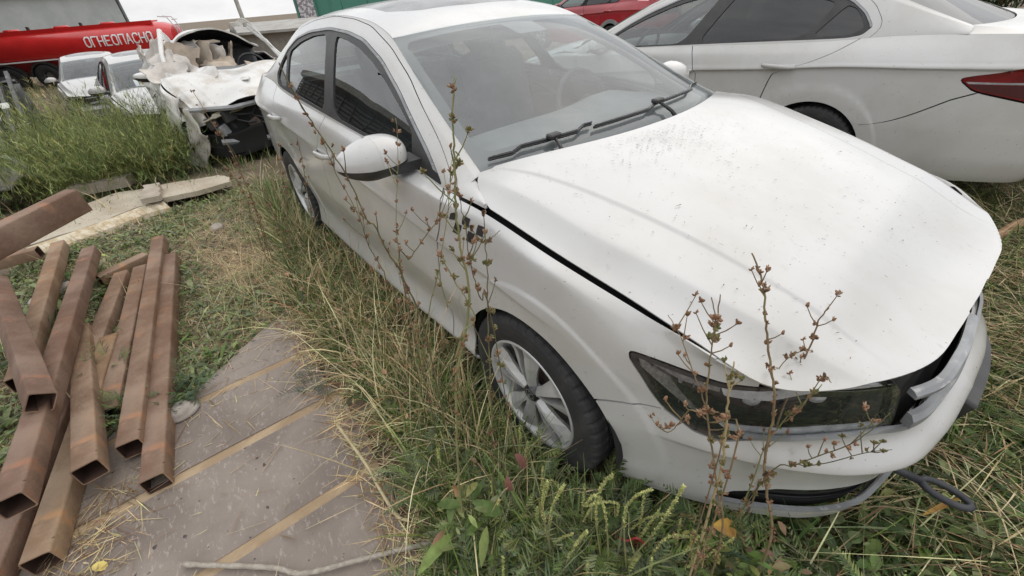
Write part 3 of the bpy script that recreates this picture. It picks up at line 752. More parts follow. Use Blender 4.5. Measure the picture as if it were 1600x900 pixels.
    # --- cowl and wipers
    if 'glass' not in skip:
        yv = np.linspace(-.73, .73, 40); q = np.abs(yv)/.735
        A = np.stack([-.262-.118*q**2.2-.01, yv, .975-.012*q**2], -1); B = np.stack([-.185-.17*q**2.2, yv, .955-.012*q**2], -1)
        k = np.linspace(0,1,4)[None,:,None]; shell('cowl_panel', A[:,None]*(1-k)+B[:,None]*k, [np.ones((40,4))], mat('dusty_cowl', (.05,.045,.04), (.13,.10,.075), 7, rough=.7), .01)
        if detail:
            Pw = windshield(70, 50)
            def ws(u, v): 
                i = (u+1)/2*69; j = v*49; return Pw[int(round(j)), int(round(i))]
            for (u0, v0, u1, v1, up, vp) in ((-.93,.045,-.34,.075,-.60,-.02), (-.34,.055,.86,.10,.28,-.02)):
                wp = bpy.data.objects.new('wiper', None); COL.objects.link(wp); wp.parent = root
                n = np.array([.42,0,.9]); pts = np.array([ws(u0+(u1-u0)*t, max(0,v0+(v1-v0)*t)) for t in np.linspace(0,1,12)])+n*.012
                MB().tube(pts, .0055, 6).build('blade', M_BLACK, wp)
                MB().tube(pts+n*.009, [.003]+[.0045]*10+[.003], 5).build('blade_spine', M_GLOSSBLK, wp)
                piv = np.array([-.205-.10*abs(up), up*.735, .972]); mid = pts[6 if u0 < -.5 else 5]+n*.014
                MB().tube([piv, piv*.6+mid*.4+np.array([0,0,.012]), mid], [.011,.008,.006], 6).build('arm', M_BLACK, wp)
                MB().box(mid, (.032,.055,.018), None, .005).build('clip', M_BLACK, wp)
    # --- interior
    if 'interior' not in skip:
        x = np.linspace(-.36,-.98,10); y = np.linspace(-.70,.70,24); X, Y = np.meshgrid(x, y, indexing='ij')
        z = .955+.03*sstep(-.36,-.6,X)-.16*sstep(-.80,-.98,X)-.03*(np.abs(Y)/.7)**3
        z = z + .035*np.exp(-((Y-.37)/.18)**2)*sstep(-.6,-.75,X)
        shell('dashboard', np.stack([X,Y,z],-1), [np.ones_like(X)], M_DASH, .05)
        b = MB()
        rg = [(-.98+.10*0-.05*math.sin(t)*0, .37+.185*math.cos(t), .93+.165*math.sin(t)) for t in np.linspace(0, 2*math.pi, 33)]
        rg = [(-.93-.42*(z-.93), y, z) for _, y, z in rg]
        b.tube(rg, .015, 8, False).tube([(-.93,.20,.93),(-.92,.37,.93),(-.93,.54,.93)], .02, 6).tube([(-.93,.37,.92),(-.87,.37,.78)], .022, 6).tube([(-.80,.37,.90),(-.93,.37,.93)], [.05,.06], 8)
        b.build('steering_wheel', M_BLACK, root, True)
        for (xs, ys) in ((-1.55,.37),(-1.55,-.37)):
            s_ = bpy.data.objects.new('seat', None); COL.objects.link(s_); s_.parent = root
            MB().box((xs+.18, ys, .50), (.52,.52,.16), None, .05).build('seat_cushion', M_SEAT, s_)
            M = np.array(Matrix.Rotation(-.28, 3, 'Y'))
            MB().box((xs-.14, ys, .86), (.16,.50,.64), M, .06).build('seat_back', M_SEAT, s_)
            MB().box((xs-.25, ys, 1.22), (.10,.28,.19), M, .04).build('headrest', M_SEAT, s_)
        MB().box((-2.42,0,.52), (.5,1.3,.16), None, .05).build('rear_bench', M_SEAT, root)
        MB().box((-2.78,0,.82), (.16,1.3,.5), np.array(Matrix.Rotation(-.35,3,'Y')), .06).build('bench_back', M_SEAT, root)
        MB().box((-3.05,0,1.03), (.55,1.25,.02)).build('parcel_shelf', M_DASH, root)
        if detail:
            MB().box((-1.13,.02,1.305), (.03,.22,.065), np.array(Matrix.Rotation(.25,3,'Y')), .012).build('rear_view_mirror', M_BLACK, root)
    MB().box((-1.35,0,.26), (4.1,1.05,.10)).build('underbody', M_DARK, root)
    MB().box((.30,0,.50), (.55,1.05,.38)).build('engine_block', M_DARK, root)
    MB().box((-1.35,0,.34), (1.8,1.6,.06)).build('cabin_floor', M_DARK, root)
    for xw in (0, -2.686):
        for s in (-1, 1):
            wo = add_wheel(root, xw, s, detail=detail)
            wo.location = tuple(W(np.array([[xw, s*.785, .316]]))[0])
    return root
# ---------------------------------------------------------------- the two near cars
car = build_car('sedan_car', 'white sedan with checkered door decal, missing far headlight and dry weeds along its side', res=1.0)
chk = [(-.362,-.32,-.332,-.374,.891,.906,.877,.867)]
SQ = [((.6908,.842),(.6978,.875),(.6958,.827),(.6888,.812)), ((.7033,.880),(.7098,.882),(.7083,.830),(.7018,.827)), ((.6953,.817),(.7018,.820),(.6983,.772),(.6913,.767)),
      ((.7168,.877),(.7218,.885),(.7208,.827),(.7148,.822)), ((.7078,.817),(.7138,.820),(.7108,.769),(.7048,.769))]
M_DECAL = mat('decal_film', (.018,.018,.02), (.03,.03,.033), 30, rough=.45)
for q in SQ:
    a, b, c, d = [np.array(p) for p in q]; s = np.linspace(0,1,5)
    G = np.array([[(a*(1-i)+b*i)*(1-j)+(d*(1-i)+c*i)*j for j in s] for i in s])
    P = skirt(G[...,0], G[...,1], -1); P[...,1] -= .0015
    V, F = clip(P, [np.ones((5,5))]); obj('decal_square', V, orient(V, F), M_DECAL, car, True)
# tow eye, screwed into the bumper and hanging forward
b = MB(); p0 = np.array([.868,-.318,.335]); d1 = np.array([.235,.105,-.075]); d1 /= np.linalg.norm(d1); sd_ = np.array([-d1[1], d1[0], 0]); sd_ /= np.linalg.norm(sd_)
b.tube([p0-d1*.05, p0+d1*.085], .011, 8)
E = [p0+d1*(.142+.060*math.cos(t))+sd_*.026*math.sin(t) for t in np.linspace(0, 2*math.pi, 25)]
b.tube(E, .0095, 8, False)
b.build('tow_eye', mat('tow_eye_steel', (.02,.021,.027), (.04,.04,.045), 14, rough=.55), car, True)
# loose black bumper corner on the far side
U, V = np.meshgrid(np.linspace(.925,1.0,30), np.linspace(.235,.325,10), indexing='ij')
P = skirt(U, V, 1)*np.array([1,1,1]); V_, F_ = clip(P, [np.ones_like(U)]); F_ = orient(V_, F_); V_ = V_+vnormals(V_, F_)*.058
V_, F_ = flange(V_, F_, .03); obj('bumper_spoiler', V_, F_, M_BLACK, car, True)

def warp2(V):
    V = np.array(V, float); x = V[:,0]
    V[:,0] = np.interp(x, [-3.85,-3.38,-2.67,-2.0,-1.0,0,1.2], [-4.06,-3.40,-2.69,-2.0,-1.0,0,1.2]); return V
car2 = build_car('sedan_car', 'second white sedan parked tail first, with dark tinted windows and a red tail light', loc=(-3.124,2.968,-.041), rotz=3.193, pitch=.018, res=.85, warp=warp2, glassF=M_TINT, dxh=-.158, headL=True, dirt_wind=False)
# ---------------------------------------------------------------- ground
def terrain(x, y):
    x = np.asarray(x, float); y = np.asarray(y, float)
    d = np.maximum(0, -x-4.8)
    z = -.72*d*d/((d+4.0)*(d+1.2))
    return z + .012*np.sin(x*1.7+y*.6)*np.cos(y*2.1-x*.4)*sstep(3.2,5.5,np.hypot(x+1,y)) 
gx = np.concatenate([np.linspace(-400,-30,20), np.linspace(-28,-6,45), np.linspace(-5.8,4,120), np.linspace(4.5,14,20), np.linspace(20,300,12)])
gy = np.concatenate([np.linspace(-300,-14,14), np.linspace(-13,-3.2,30), np.linspace(-3,5,100), np.linspace(5.4,16,24), np.linspace(20,300,14)])
X, Y = np.meshgrid(gx, gy, indexing='ij'); Z = terrain(X, Y)
n, m = X.shape; i = np.arange(n*m).reshape(n, m)
M_SOIL = mat('soil', (.10,.075,.05), (.22,.17,.115), 1.6, .35, .65, rough=.95, bump=.6, bscale=45, grain=((.26,.205,.13), 26, .60), specks=((.05,.037,.025), 40, .64))
g = obj('ground', np.stack([X, Y, Z], -1), np.stack([i[:-1,:-1].ravel(), i[1:,:-1].ravel(), i[1:,1:].ravel(), i[:-1,1:].ravel()], 1), M_SOIL, None, True); g['kind'] = 'structure'
# ---------------------------------------------------------------- far things
def yaw_of(p, q): return math.atan2(q[1]-p[1], q[0]-p[0])
# --- fuel tanker semi-trailer
M_TRED = mat('tank_red', (.62,.022,.02), (.54,.018,.017), 1.5, rough=.3, coat=.4, grain=((.36,.05,.04), 6, .62))
M_TREDDK = mat('tank_red_low', (.30,.02,.02), (.24,.018,.018), 3, rough=.5)
M_LETTER = mat('white_lettering', (.80,.80,.78), rough=.5)
tx, ty_ = -29.36, -5.65; tz = -.70
tk = empty('tanker_trailer', 'red fuel tank semi-trailer with white lettering beyond the parked cars', 'tanker', (tx, ty_, tz), (0, 0, math.radians(64)))
b = MB(); xs = [-6.4,-6.3,-6.0,5.9,6.6,7.0,7.12]; sc_ = [.55,.75,.98,1.0,.93,.72,.40]
for k in range(len(xs)): pass
Vt = []; nn = 36
for x_, s_ in zip(xs, sc_):
    for k in range(nn):
        t = 2*math.pi*k/nn; ct, st_ = math.cos(t), math.sin(t)
        Vt.append((x_, .98*s_*np.sign(ct)*abs(ct)**.85, 1.47+.72*s_*np.sign(st_)*abs(st_)**.85))
b.add(Vt, [(i*nn+k, (i+1)*nn+k, (i+1)*nn+(k+1) % nn, i*nn+(k+1) % nn) for i in range(len(xs)-1) for k in range(nn)] + [tuple(range(nn))[::-1], tuple(6*nn+k for k in range(nn))])
autosmooth(fix_normals(b.build('tank', M_TRED, tk)), 40)
MB().box((0,-.55,2.16),(12.8,.05,.16)).box((0,.2,2.20),(12.4,.6,.06)).build('walkway', M_TRED, tk)
MB().box((0,-1.0,1.14),(12.4,.03,.05)).build('stripe', M_LETTER, tk)
MB().prism([(-.92,1.13),(-.62,.62),(.62,.62),(.92,1.13)], -6.0, 6.2, 'x').build('skirt', M_TREDDK, tk)
MB().box((0,0,.62),(12,.9,.16)).build('chassis', M_BLACK, tk)
for x_ in (-3.2,-1.2,.7,2.6,4.4): 
    MB().lathe([(0,.1),(.24,.1),(.27,.06),(.27,0)], 14, c=(x_,0,2.2), axis='z').build('manhole', M_TRED, tk)
for x_ in (-4.4,-2.1,1.6,3.6): MB().box((x_,-.4,2.29),(.10,.10,.14),None,.02).build('valve', M_BLACK, tk)
lad = MB()
for q in (-.25,.25): lad.tube([(6.7,q-.3,2.35),(7.05,q-.3,2.3),(7.22,q-.3,1.9),(7.25,q-.3,.7)], .022, 6)
for zz in np.arange(.8,2.3,.28): lad.tube([(7.22,-.55,zz),(7.22,-.05,zz)], .016, 5)
lad.build('ladder', M_CHROME, tk)
MB().prism([(3.9,.95),(4.2,.95),(5.2,.30),(4.8,.30)], -.99, -.88).build('landing_leg', M_TRED, tk)
for x_ in (.25,1.65,3.05):
    w_ = MB().lathe([(.20,-.12),(.27,-.15),(.46,-.16),(.50,-.12),(.50,.12),(.46,.16)], 28, c=(x_,-.85,.5)); fix_normals(w_.build('wheel', M_RUB, tk, True))
    MB().lathe([(0,-.06),(.10,-.06),(.12,-.02),(.22,-.02),(.27,-.14)], 20, c=(x_,-.85,.5)).build('wheel_rim', M_CHROME, tk)
    A = np.linspace(.1, math.pi-.1, 12); P_ = [(x_+.60*math.cos(a), .5+.60*math.sin(a)) for a in A]+[(x_+.54*math.cos(a), .5+.54*math.sin(a)) for a in A[::-1]]
    MB().prism(P_, -1.03, -.70).build('mudguard', M_BLACK, tk)
MB().box((4.0,-.98,.55),(.25,.08,.12)).build('side_lamp', mat('amber_lamp', (.75,.28,.02), rough=.4), tk)
MB().box((3.75,-1.0,.6),(.10,.08,.16)).build('side_lamp', mat('red_lamp', (.45,.03,.03), rough=.4), tk)
# letters made of flat strokes on a 4 x 6 grid
GL = {'О':[[(0,1),(0,5),(1,6),(3,6),(4,5),(4,1),(3,0),(1,0),(0,1)]], 'Г':[[(0,0),(0,6),(3.6,6)]], 'Н':[[(0,0),(0,6)],[(4,0),(4,6)],[(0,3),(4,3)]],
      'Е':[[(3.6,6),(0,6),(0,0),(3.6,0)],[(0,3),(3,3)]], 'П':[[(0,0),(0,6),(4,6),(4,0)]], 'А':[[(0,0),(2,6),(4,0)],[(.8,2),(3.2,2)]], 'С':[[(4,5),(3,6),(1,6),(0,5),(0,1),(1,0),(3,0),(4,1)]]}
def tanky(z):
    s_ = min(.999, abs((z-1.47)/.72)**(1/.85)); return -.98*math.sqrt(1-s_*s_)**.85
lx = 3.70; gs = .058
for ch in 'ОГНЕОПАСНО':
    b = MB()
    for st_ in GL[ch]:
        for p, q in zip(st_, st_[1:]):
            p = np.array(p, float); q = np.array(q, float); d = (q-p)/np.linalg.norm(q-p); p = p-d*.35; q = q+d*.35; nn_ = np.array([-d[1], d[0]])*.42
            T_ = np.linspace(0, 1, 6); A_ = [(p-nn_)*(1-t)+(q-nn_)*t for t in T_]+[(p+nn_)*(1-t)+(q+nn_)*t for t in T_[::-1]]
            V_ = [(lx+a*gs*.82, tanky(1.47+c*gs)-dd, 1.47+c*gs) for dd in (-.02, .022) for a, c in A_]; h_ = 12
            F_ = [(k, k+1, 10-k, 11-k) for k in range(5)]+[(h_+11-k, h_+10-k, h_+k+1, h_+k) for k in range(5)]+[(k, (k+1) % h_, h_+(k+1) % h_, h_+k) for k in range(h_)]
            b.add(V_, F_)
    fix_normals(b.build('letter', M_LETTER, tk)); lx += .272 if ch != 'Г' else .24
# --- corrugated grey hangar
hA, hB = np.array([-58.3,-.3]), np.array([-88,-11.9])
hd = hB-hA; hl = 75.0; ang = math.atan2(*(hd[::-1]))
M_CORR = mat('corrugated_steel', (.42,.44,.43), (.36,.38,.37), .8, rough=.5, grain=((.32,.34,.33), 3, .6, (1,1,.15)))
hg = empty('hangar', 'long grey corrugated metal hangar behind the red tanker', 'hangar', (hA[0], hA[1], -1.2), (0,0,ang))
n_c = 150; V_ = []; 
for k in range(n_c*2+1):
    x_ = k*hl/(n_c*2); yy = .0 if (k//1) % 2 else -.10
    V_ += [(x_, yy, 0), (x_, yy, 5.0)]
obj('wall', V_, [(2*k, 2*k+2, 2*k+3, 2*k+1) for k in range(n_c*2)], M_CORR, hg)
MB().box((hl/2,9,2.5),(hl,17.6,5)).build('hall', M_CORR, hg)
MB().prism([(-.6,5.02),(9,7.2),(18.5,5.02)], -.4, hl+.4, 'x').build('roof', mat('hangar_roof', (.68,.70,.72), (.58,.60,.62), .5, rough=.5), hg)
MB().box((hl/2,-.45,4.93),(hl+.6,.4,.18)).build('eaves', mat('dark_eaves', (.12,.12,.125), rough=.7), hg)
# --- green clad building with a pale patterned panel on its corner
M_GREEN = mat('green_cladding', (.085,.27,.20), (.075,.235,.175), .7, rough=.55, grain=((.06,.19,.14), 2, .6, (1,1,.1)))
gA, gB = np.array([-30.4,8.4]), np.array([-20.4,20.7]); a_ = math.atan2(gB[1]-gA[1], gB[0]-gA[0])
gb = empty('green_building', 'green metal clad building with a pale speckled panel at its corner', 'building', (gA[0], gA[1], -1.0), (0,0,a_))
for k in range(12): MB().box((.92+k*1.6-.1, .06+.1, 3), (1.575, .12, 6)).build('cladding_panel', M_GREEN, gb)
MB().box((9.3,4.2,3),(18.6,8,5.99)).build('hall', M_GREEN, gb)
pn = MB(); pn.box((-.55,.10,3),(1.02,.10,6)); pn.build('corner_panel', mat('speckled_panel', (.72,.72,.72), (.68,.68,.68), 4, rough=.6, specks=((.28,.25,.28), 9, .50)), gb)
MB().box((-1.16,.1,3),(.12,.16,6)).box((.03,.04,3),(.10,.14,6)).build('corner_post', mat('green_post', (.10,.24,.19), rough=.5), gb)
# --- low block shed behind the wreck
sh = empty('block_shed', 'low pale block shed behind the wrecked car', 'shed', (-24.5,2.6,-.8), (0,0,.9))
MB().box((2.2,1.2,.75),(5.4,2.4,1.5)).build('wall', mat('shed_blocks', (.34,.31,.27), (.26,.24,.21), 3, rough=.9, bump=.4, bscale=8), sh)
MB().prism([(-.3,1.50),(-.3,1.60),(2.7,1.90),(2.7,1.80)], -.8, 5.2, 'x').build('roof', mat('shed_roof', (.42,.41,.38), (.34,.32,.29), 2, rough=.8), sh)
# --- lamp post
lp = empty('lamp_post', 'thin pale lamp post standing behind the wrecked car', 'lamp post', (-25.7,3.4,-.9))
MB().tube([(0,0,0),(0,0,4),(0,.05,9)], [.11,.085,.06], 10).build('pole', mat('pole_paint', (.52,.51,.45), (.40,.39,.35), 6, rough=.6), lp, True)
MB().tube([(0,.05,9),(.2,.1,9.3),(1.1,.3,9.5)], .04, 6).build('arm', MATS['pole_paint'], lp)
MB().box((1.35,.35,9.5),(.6,.22,.12),None,.04).build('lamp_head', M_GREYTRIM, lp)
# --- tall slatted shed along the yard, outside the frame (mirrored in the side windows)
st = empty('slatted_shed', 'tall dark slatted shed wall at the yard edge, seen only in the window reflections', 'shed', (-21.5,-7.5,-.9), (0,0,0))
M_SLAT = mat('old_dark_boards', (.055,.052,.048), (.095,.09,.08), 4, rough=.7, stretch=(1,1,6))
for k in range(17): MB().box((0, .04*(k % 2), .60+k*.36), (27, .06, .26)).build('slat', M_SLAT, st)
for k in range(13): MB().box((-13.2+k*2.2, .09, 3.3), (.12,.08,6.2)).build('post', M_SLAT, st)
MB().box((0,-1.8,3.3),(26.8,3.3,6.3)).build('hall', M_DARK, st)
MB().box((0,-1.5,6.75),(27.3,4.2,.60)).build('roof_edge', mat('shed_roof_edge', (.30,.29,.26), (.22,.21,.18), 3, rough=.7), st)
# --- stack of leaning slatted frames at the left edge
rk = empty('scrap_rack', 'dark stack of long grey metal slats leaning at the left edge of the yard', 'rack', (-7.0,-2.95,float(terrain(-7.0,-2.9))), (0,0,0))
M_FRM = mat('grey_frame', (.10,.10,.098), (.05,.05,.05), 5, rough=.6, grain=((.24,.24,.23), 8, .6))
sd_ = np.array([-2.75,-.12,1.02]); ln_ = np.linalg.norm(sd_); sx = sd_/ln_; sy = np.array([0,-1,.0]); sz = np.cross(sx, sy); sy = np.cross(sz, sx); Mr = np.stack([sx, sy, sz], 1)
for k in range(10):
    o_ = np.array([.03*(k % 3),-.125*k,.12+.012*k]); MB().box(o_+sd_/2, (ln_+.1*(k % 2),.045,.05), Mr).build('slat', M_FRM, rk)
    if k < 9: MB().box(o_+sd_/2+np.array([0,-.062,-.05]), (ln_*.97,.085,.03), Mr).build('panel', M_DARK, rk)
for t in (.08,.45,.9): MB().box(sd_*t+np.array([0,-.56,.10]), (.06,1.25,.04), Mr).build('crossbar', M_BLACK, rk)
MB().prism([(-.2,0),(-2.75,0),(-2.75,.98)], -1.3, -.06).build('stack', M_BLACK, rk)
for t, k in ((.62,1),(.70,3),(.52,2),(.80,4)): MB().box(sd_*t+np.array([0,-.125*k,.16]), (.16,.09,.02), Mr).build('tag_plate', mat('pale_tag', (.55,.55,.50), rough=.6), rk)
MB().box((-2.75,-.62,1.22), (.34,.30,.16), None, .04).build('yellow_cap', mat('yellow_cap', (.70,.36,.03), (.55,.26,.02), 6, rough=.5), rk)
# --- grey plastic bumper shell lying at the left
n1, n2 = 26, 16; u_, v_ = np.meshgrid(np.linspace(0,1,n1), np.linspace(0,1,n2), indexing='ij')
Xs = -1.0+1.7*u_; Ys = -.30+.62*v_; Zs = .48*np.sin(math.pi*(.15+.62*v_))*(1-.25*u_)+.05*np.sin(7*u_+3*v_)+.03*np.sin(17*v_+4*u_)-.06
V_, F_ = clip(np.stack([Xs,Ys,Zs],-1), [.47-np.hypot((u_-.5)*.95,(v_-.5)*.92)**1.0+.12*np.sin(5*u_)+.08]); V_, F_ = flange(V_, F_[:,::-1], .015)
sp_ = tag(obj('bumper_shell', V_, F_, mat('grey_plastic', (.17,.16,.145), (.24,.225,.20), 4, rough=.55), None, True, None, (-6.15,-3.10,float(terrain(-6.15,-3.1))+.02)), 'loose grey plastic bumper shell lying among weeds at the left edge', 'bumper'); sp_.rotation_euler = (.1,.05,.35)
b = MB(); b.tube([(-.8,.05,.42),(-.2,.22,.40),(.3,.25,.30),(.7,.28,.12)], [.02,.03,.03,.02], 6)
b.build('trim_strip', M_GREYTRIM, sp_, True)

# ---------------------------------------------------------------- other cars
def crumple(V, amp=.05, f=2.3, seed=0):
    x, y, z = V[:,0], V[:,1], V[:,2]; s = seed
    n = lambda a,b,c,p: np.sin(a*x+p+s)*np.sin(b*y+1.7*p)*np.cos(c*z+.6*p)
    d = np.stack([n(f,f*1.3,f*2,1)+.5*n(f*2.7,f*2.2,f*3,2), n(f*1.2,f,f*1.7,3)+.5*n(f*3,f*2.1,f*2.6,4), n(f*1.6,f*1.9,f,5)+.5*n(f*2.9,f*3.3,f*2,6)], 1)
    return V + amp*d
def wreck(V):
    V = np.array(V, float); x, y, z = V[:,0].copy(), V[:,1].copy(), V[:,2].copy()
    fr = sstep(-.4, .9, x)
    V[:,0] -= .22*fr*sstep(.3,-.8,y)                      # nose pushed back on the near corner
    V[:,2] += .05*fr*np.sin(6*y+2)
    top = sstep(1.0, 1.4, z)
    V[:,2] += top*(.05-.33*sstep(-.2,-.75,y)*sstep(-2.6,-1.4,x)+.10*sstep(-1.9,-1.1,x)*sstep(-.5,.1,y))
    V[:,1] += top*.16*sstep(.1,-.7,y)
    side = sstep(-.6,-.88,y)
    V[:,1] += side*(.10*np.sin(2.3*x+.5)**2+.05*np.sin(7*x+4*z))
    return crumple(V, .028, 3.1)
wz = float(terrain(-5.9,-.5))
M_WRK = mat('wreck_paint', (.66,.65,.62), (.47,.42,.35), 3.4, .45, .72, rough=.4, coat=.4, grain=((.36,.31,.25), 17, .60), specks=((.14,.11,.08), 60, .70))
wk = build_car('wrecked_car', 'wrecked white car with torn roof, missing windshield and no front bumper', loc=(-5.95,-.52,wz-.02), rotz=.02, res=.5, warp=wreck, paint=M_WRK, front=False, skip=('glass','roof'), detail=False)
# torn roof sheet, peeled up at the front
x = np.linspace(-2.7,-.95,40); y = np.linspace(-.62,.60,40); X, Y = np.meshgrid(x, y, indexing='ij')
Z = 1.33-.10*(Y/.6)**2+.12*sstep(-1.75,-1.1,X)*sstep(-.62,-.2,Y)*(1-.8*sstep(.0,.6,Y))-.12*sstep(-1.5,-1.0,X)*sstep(-.35,-.62,Y)-.07*sstep(.2,.6,Y)
P = np.stack([X,Y,Z],-1); P = crumple(P.reshape(-1,3), .035, 3.6, 2).reshape(P.shape)
V_, F_ = clip(P, [-.98-X-.22*np.abs(np.sin(3*Y+.6))+.05*np.sin(17*Y)]); V_, F_ = flange(V_, F_[:, ::1], .02); obj('torn_roof', V_, F_, M_WRK, wk, True)
V_, F_ = clip(P-np.array([0,0,.035]), [-1.02-X-.22*np.abs(np.sin(3*Y+.6))]); obj('roof_lining', V_, F_[:, ::-1], M_DARK, wk, True)
# folded sheets, foam and torn lining on the near front corner
M_FOAM = mat('torn_foam', (.50,.42,.33), (.34,.28,.22), 5, rough=.95, bump=.5, bscale=24)
M_CLOTHP = mat('torn_lining', (.62,.58,.53), (.46,.42,.38), 6, rough=.9, bump=.4, bscale=30)
def ragged(name, c, sx, sy, rx, ry, rz, m, amp=.06, seed=0, f=6, n=30):
    """crumpled sheet with sharp folds and an irregular torn outline"""
    rg = np.random.default_rng(seed*13+5); u_, v_ = np.meshgrid(np.linspace(-1,1,n), np.linspace(-1,1,n), indexing='ij'); h_ = np.zeros((n,n))
    for k in range(7):
        a = rg.random()*6.28; q = rg.uniform(-.7,.7); h_ += rg.uniform(.05,.16)*np.abs(u_*math.cos(a)+v_*math.sin(a)-q)*rg.choice([-1,1])
    P = np.stack([u_*sx, v_*sy, h_*sx*amp/.05*.8], -1).reshape(-1,3); P = crumple(P, amp*.35, f*1.6, seed)
    M = np.array((Matrix.Rotation(rz,3,'Z') @ Matrix.Rotation(ry,3,'Y') @ Matrix.Rotation(rx,3,'X')))
    P = (P @ M.T + np.array(c)).reshape(n,n,3)
    e = .10*np.sin(5.3*u_+seed)+.07*np.sin(11*u_+2*v_+seed)+.09*np.sin(6.1*v_+2*seed)+.06*np.sin(13*v_-u_)
    poly = np.array([(math.cos(a)*q, math.sin(a)*q) for a, q in zip(np.sort(rg.random(9))*6.28, rg.uniform(.75,1.25,9))])
    V_, F_ = clip(P, [polysd(poly, u_, v_)+e*.5+.05, .99-np.abs(u_), .99-np.abs(v_)])
    if len(F_) == 0: return None
    V_, F_ = flange(V_, F_, .010); return obj(name, V_, F_, m, wk, False)
ragged('foam_board', (-1.02,-.20,1.12), .34, .26, 1.25, .0, .35, M_FOAM, .010, 1, 4)
ragged('foam_board', (-.95,-.42,1.16), .22, .24, 1.1, .3, .9, M_FOAM, .014, 21, 4)
for k,(c_, sx_, sy_, r_, m_) in enumerate([((-1.15,-.66,1.18),.26,.22,(1.0,.3,.3),M_CLOTHP),((-.92,-.70,1.12),.26,.20,(.7,-.4,.8),M_CLOTHP),((-.70,-.60,1.04),.28,.20,(.4,.3,.2),M_WRK),((-.72,-.30,1.02),.32,.15,(.2,.1,1.2),M_CLOTHP),
    ((-.48,-.72,.97),.24,.18,(.5,.2,1.4),M_CLOTHP),((-.25,-.74,.90),.26,.17,(.8,.2,.4),M_WRK),((-.62,.15,1.00),.26,.14,(.2,.0,.4),M_CLOTHP),((-1.35,-.78,1.05),.28,.20,(1.2,.2,.1),M_WRK),((-1.7,-.82,1.15),.30,.16,(1.3,.1,.0),M_CLOTHP),((-.95,-.86,.90),.30,.16,(1.35,.1,.1),M_WRK),((-.5,-.45,1.08),.20,.12,(.3,.5,.9),M_CLOTHP)]):
    ragged('torn_lining' if m_ is M_CLOTHP else 'bent_panel', c_, sx_, sy_, *r_, m_, .055, 30+k, 6)
for k,(c_, sx_, sy_, r_) in enumerate([((-1.10,-.05,1.16),.26,.18,(1.1,.1,.3)),((-1.05,.20,1.10),.22,.16,(1.2,.0,.1)),((-1.25,-.35,1.26),.28,.14,(.9,.2,.5)),((-.80,-.05,1.03),.26,.16,(.5,.1,.8)),((-1.15,-.50,1.30),.24,.12,(.6,.4,.2)),((-.35,.35,.97),.24,.10,(.2,.0,.5))]):
    ragged('torn_lining', c_, sx_, sy_, *r_, M_FOAM if k % 2 else M_CLOTHP, .05, 60+k, 6)
ragged('crumpled_fender', (.02,-.86,.66), .40, .28, 1.45, .1, .06, M_WRK, .045, 6, 5)
ragged('crumpled_fender', (.36,-.80,.40), .20, .34, 1.4, .4, .35, M_CLOTHP, .06, 7, 6)
ragged('crumpled_fender', (.30,-.70,.72), .26, .16, .9, .2, .5, M_WRK, .05, 12, 6)
ragged('hood_fold', (-.10,-.36,1.00), .30, .14, .4, .05, .35, M_WRK, .035, 8, 5)
ragged('hood_fold', (.18,-.10,.95), .34, .12, .3, .12, .25, M_WRK, .025, 14, 5)
ragged('yellow_trim', (-1.75,-.94,.86), .22, .10, 1.5, .0, .1, mat('yellow_film', (.60,.36,.05), (.5,.33,.1), 5, rough=.5), .02, 9)
MB().box((.44,.05,.55),(.06,1.0,.36),np.array(Matrix.Rotation(.12,3,'X'))).build('radiator', M_RUB, wk)
MB().tube([(.66,-.72,.74),(.70,-.3,.70),(.69,.2,.73),(.62,.70,.70)], .028, 6).build('crossmember', M_GREYTRIM, wk)
MB().tube([(.62,-.55,.35),(.68,-.1,.30),(.66,.35,.33),(.55,.62,.38)], .035, 6).build('crossmember', M_GREYTRIM, wk)
rg_ = np.random.default_rng(3)
for k in range(16):
    c_ = np.array([rg_.uniform(.42,.64), rg_.uniform(-.62,.62), rg_.uniform(.34,.66)]); d_ = rg_.uniform(.05,.17,3)
    MB().box(c_, d_, np.array(Matrix.Rotation(rg_.uniform(-.6,.6),3,'X') @ Matrix.Rotation(rg_.uniform(-.6,.6),3,'Z')), .012).build('engine_part', [M_RUB, M_GREYTRIM, M_RUSTDISC, M_BLACK][k % 4], wk)
for k in range(6):
    a_ = np.array([.60, rg_.uniform(-.6,.5), rg_.uniform(.4,.68)]); MB().tube([a_, a_+[.06,.12,-.05], a_+[.03,.26,-.02+rg_.uniform(-.1,.1)], a_+[-.05,.36,.02]], .009, 5).build('wire', M_BLACK, wk)
ragged('broken_headlight', (.62,-.42,.66), .05, .26, .2, .5, .1, mat('lamp_amberglass', (.30,.27,.17), (.18,.16,.10), 12, rough=.2, coat=.4), .02, 11)
MB().box((-2.75,.05,.80),(.5,1.3,.8)).build('dark_cabin', M_DARK, wk)
MB().tube([(-.40,-.70,.97),(-.95,-.62,1.20),(-1.25,-.50,1.46)], .030, 8).build('bent_pillar', M_WRK, wk, True)
MB().tube([(-.42,.70,.97),(-.9,.66,1.22),(-1.3,.58,1.40)], .028, 8).build('bent_pillar', M_WRK, wk, True)
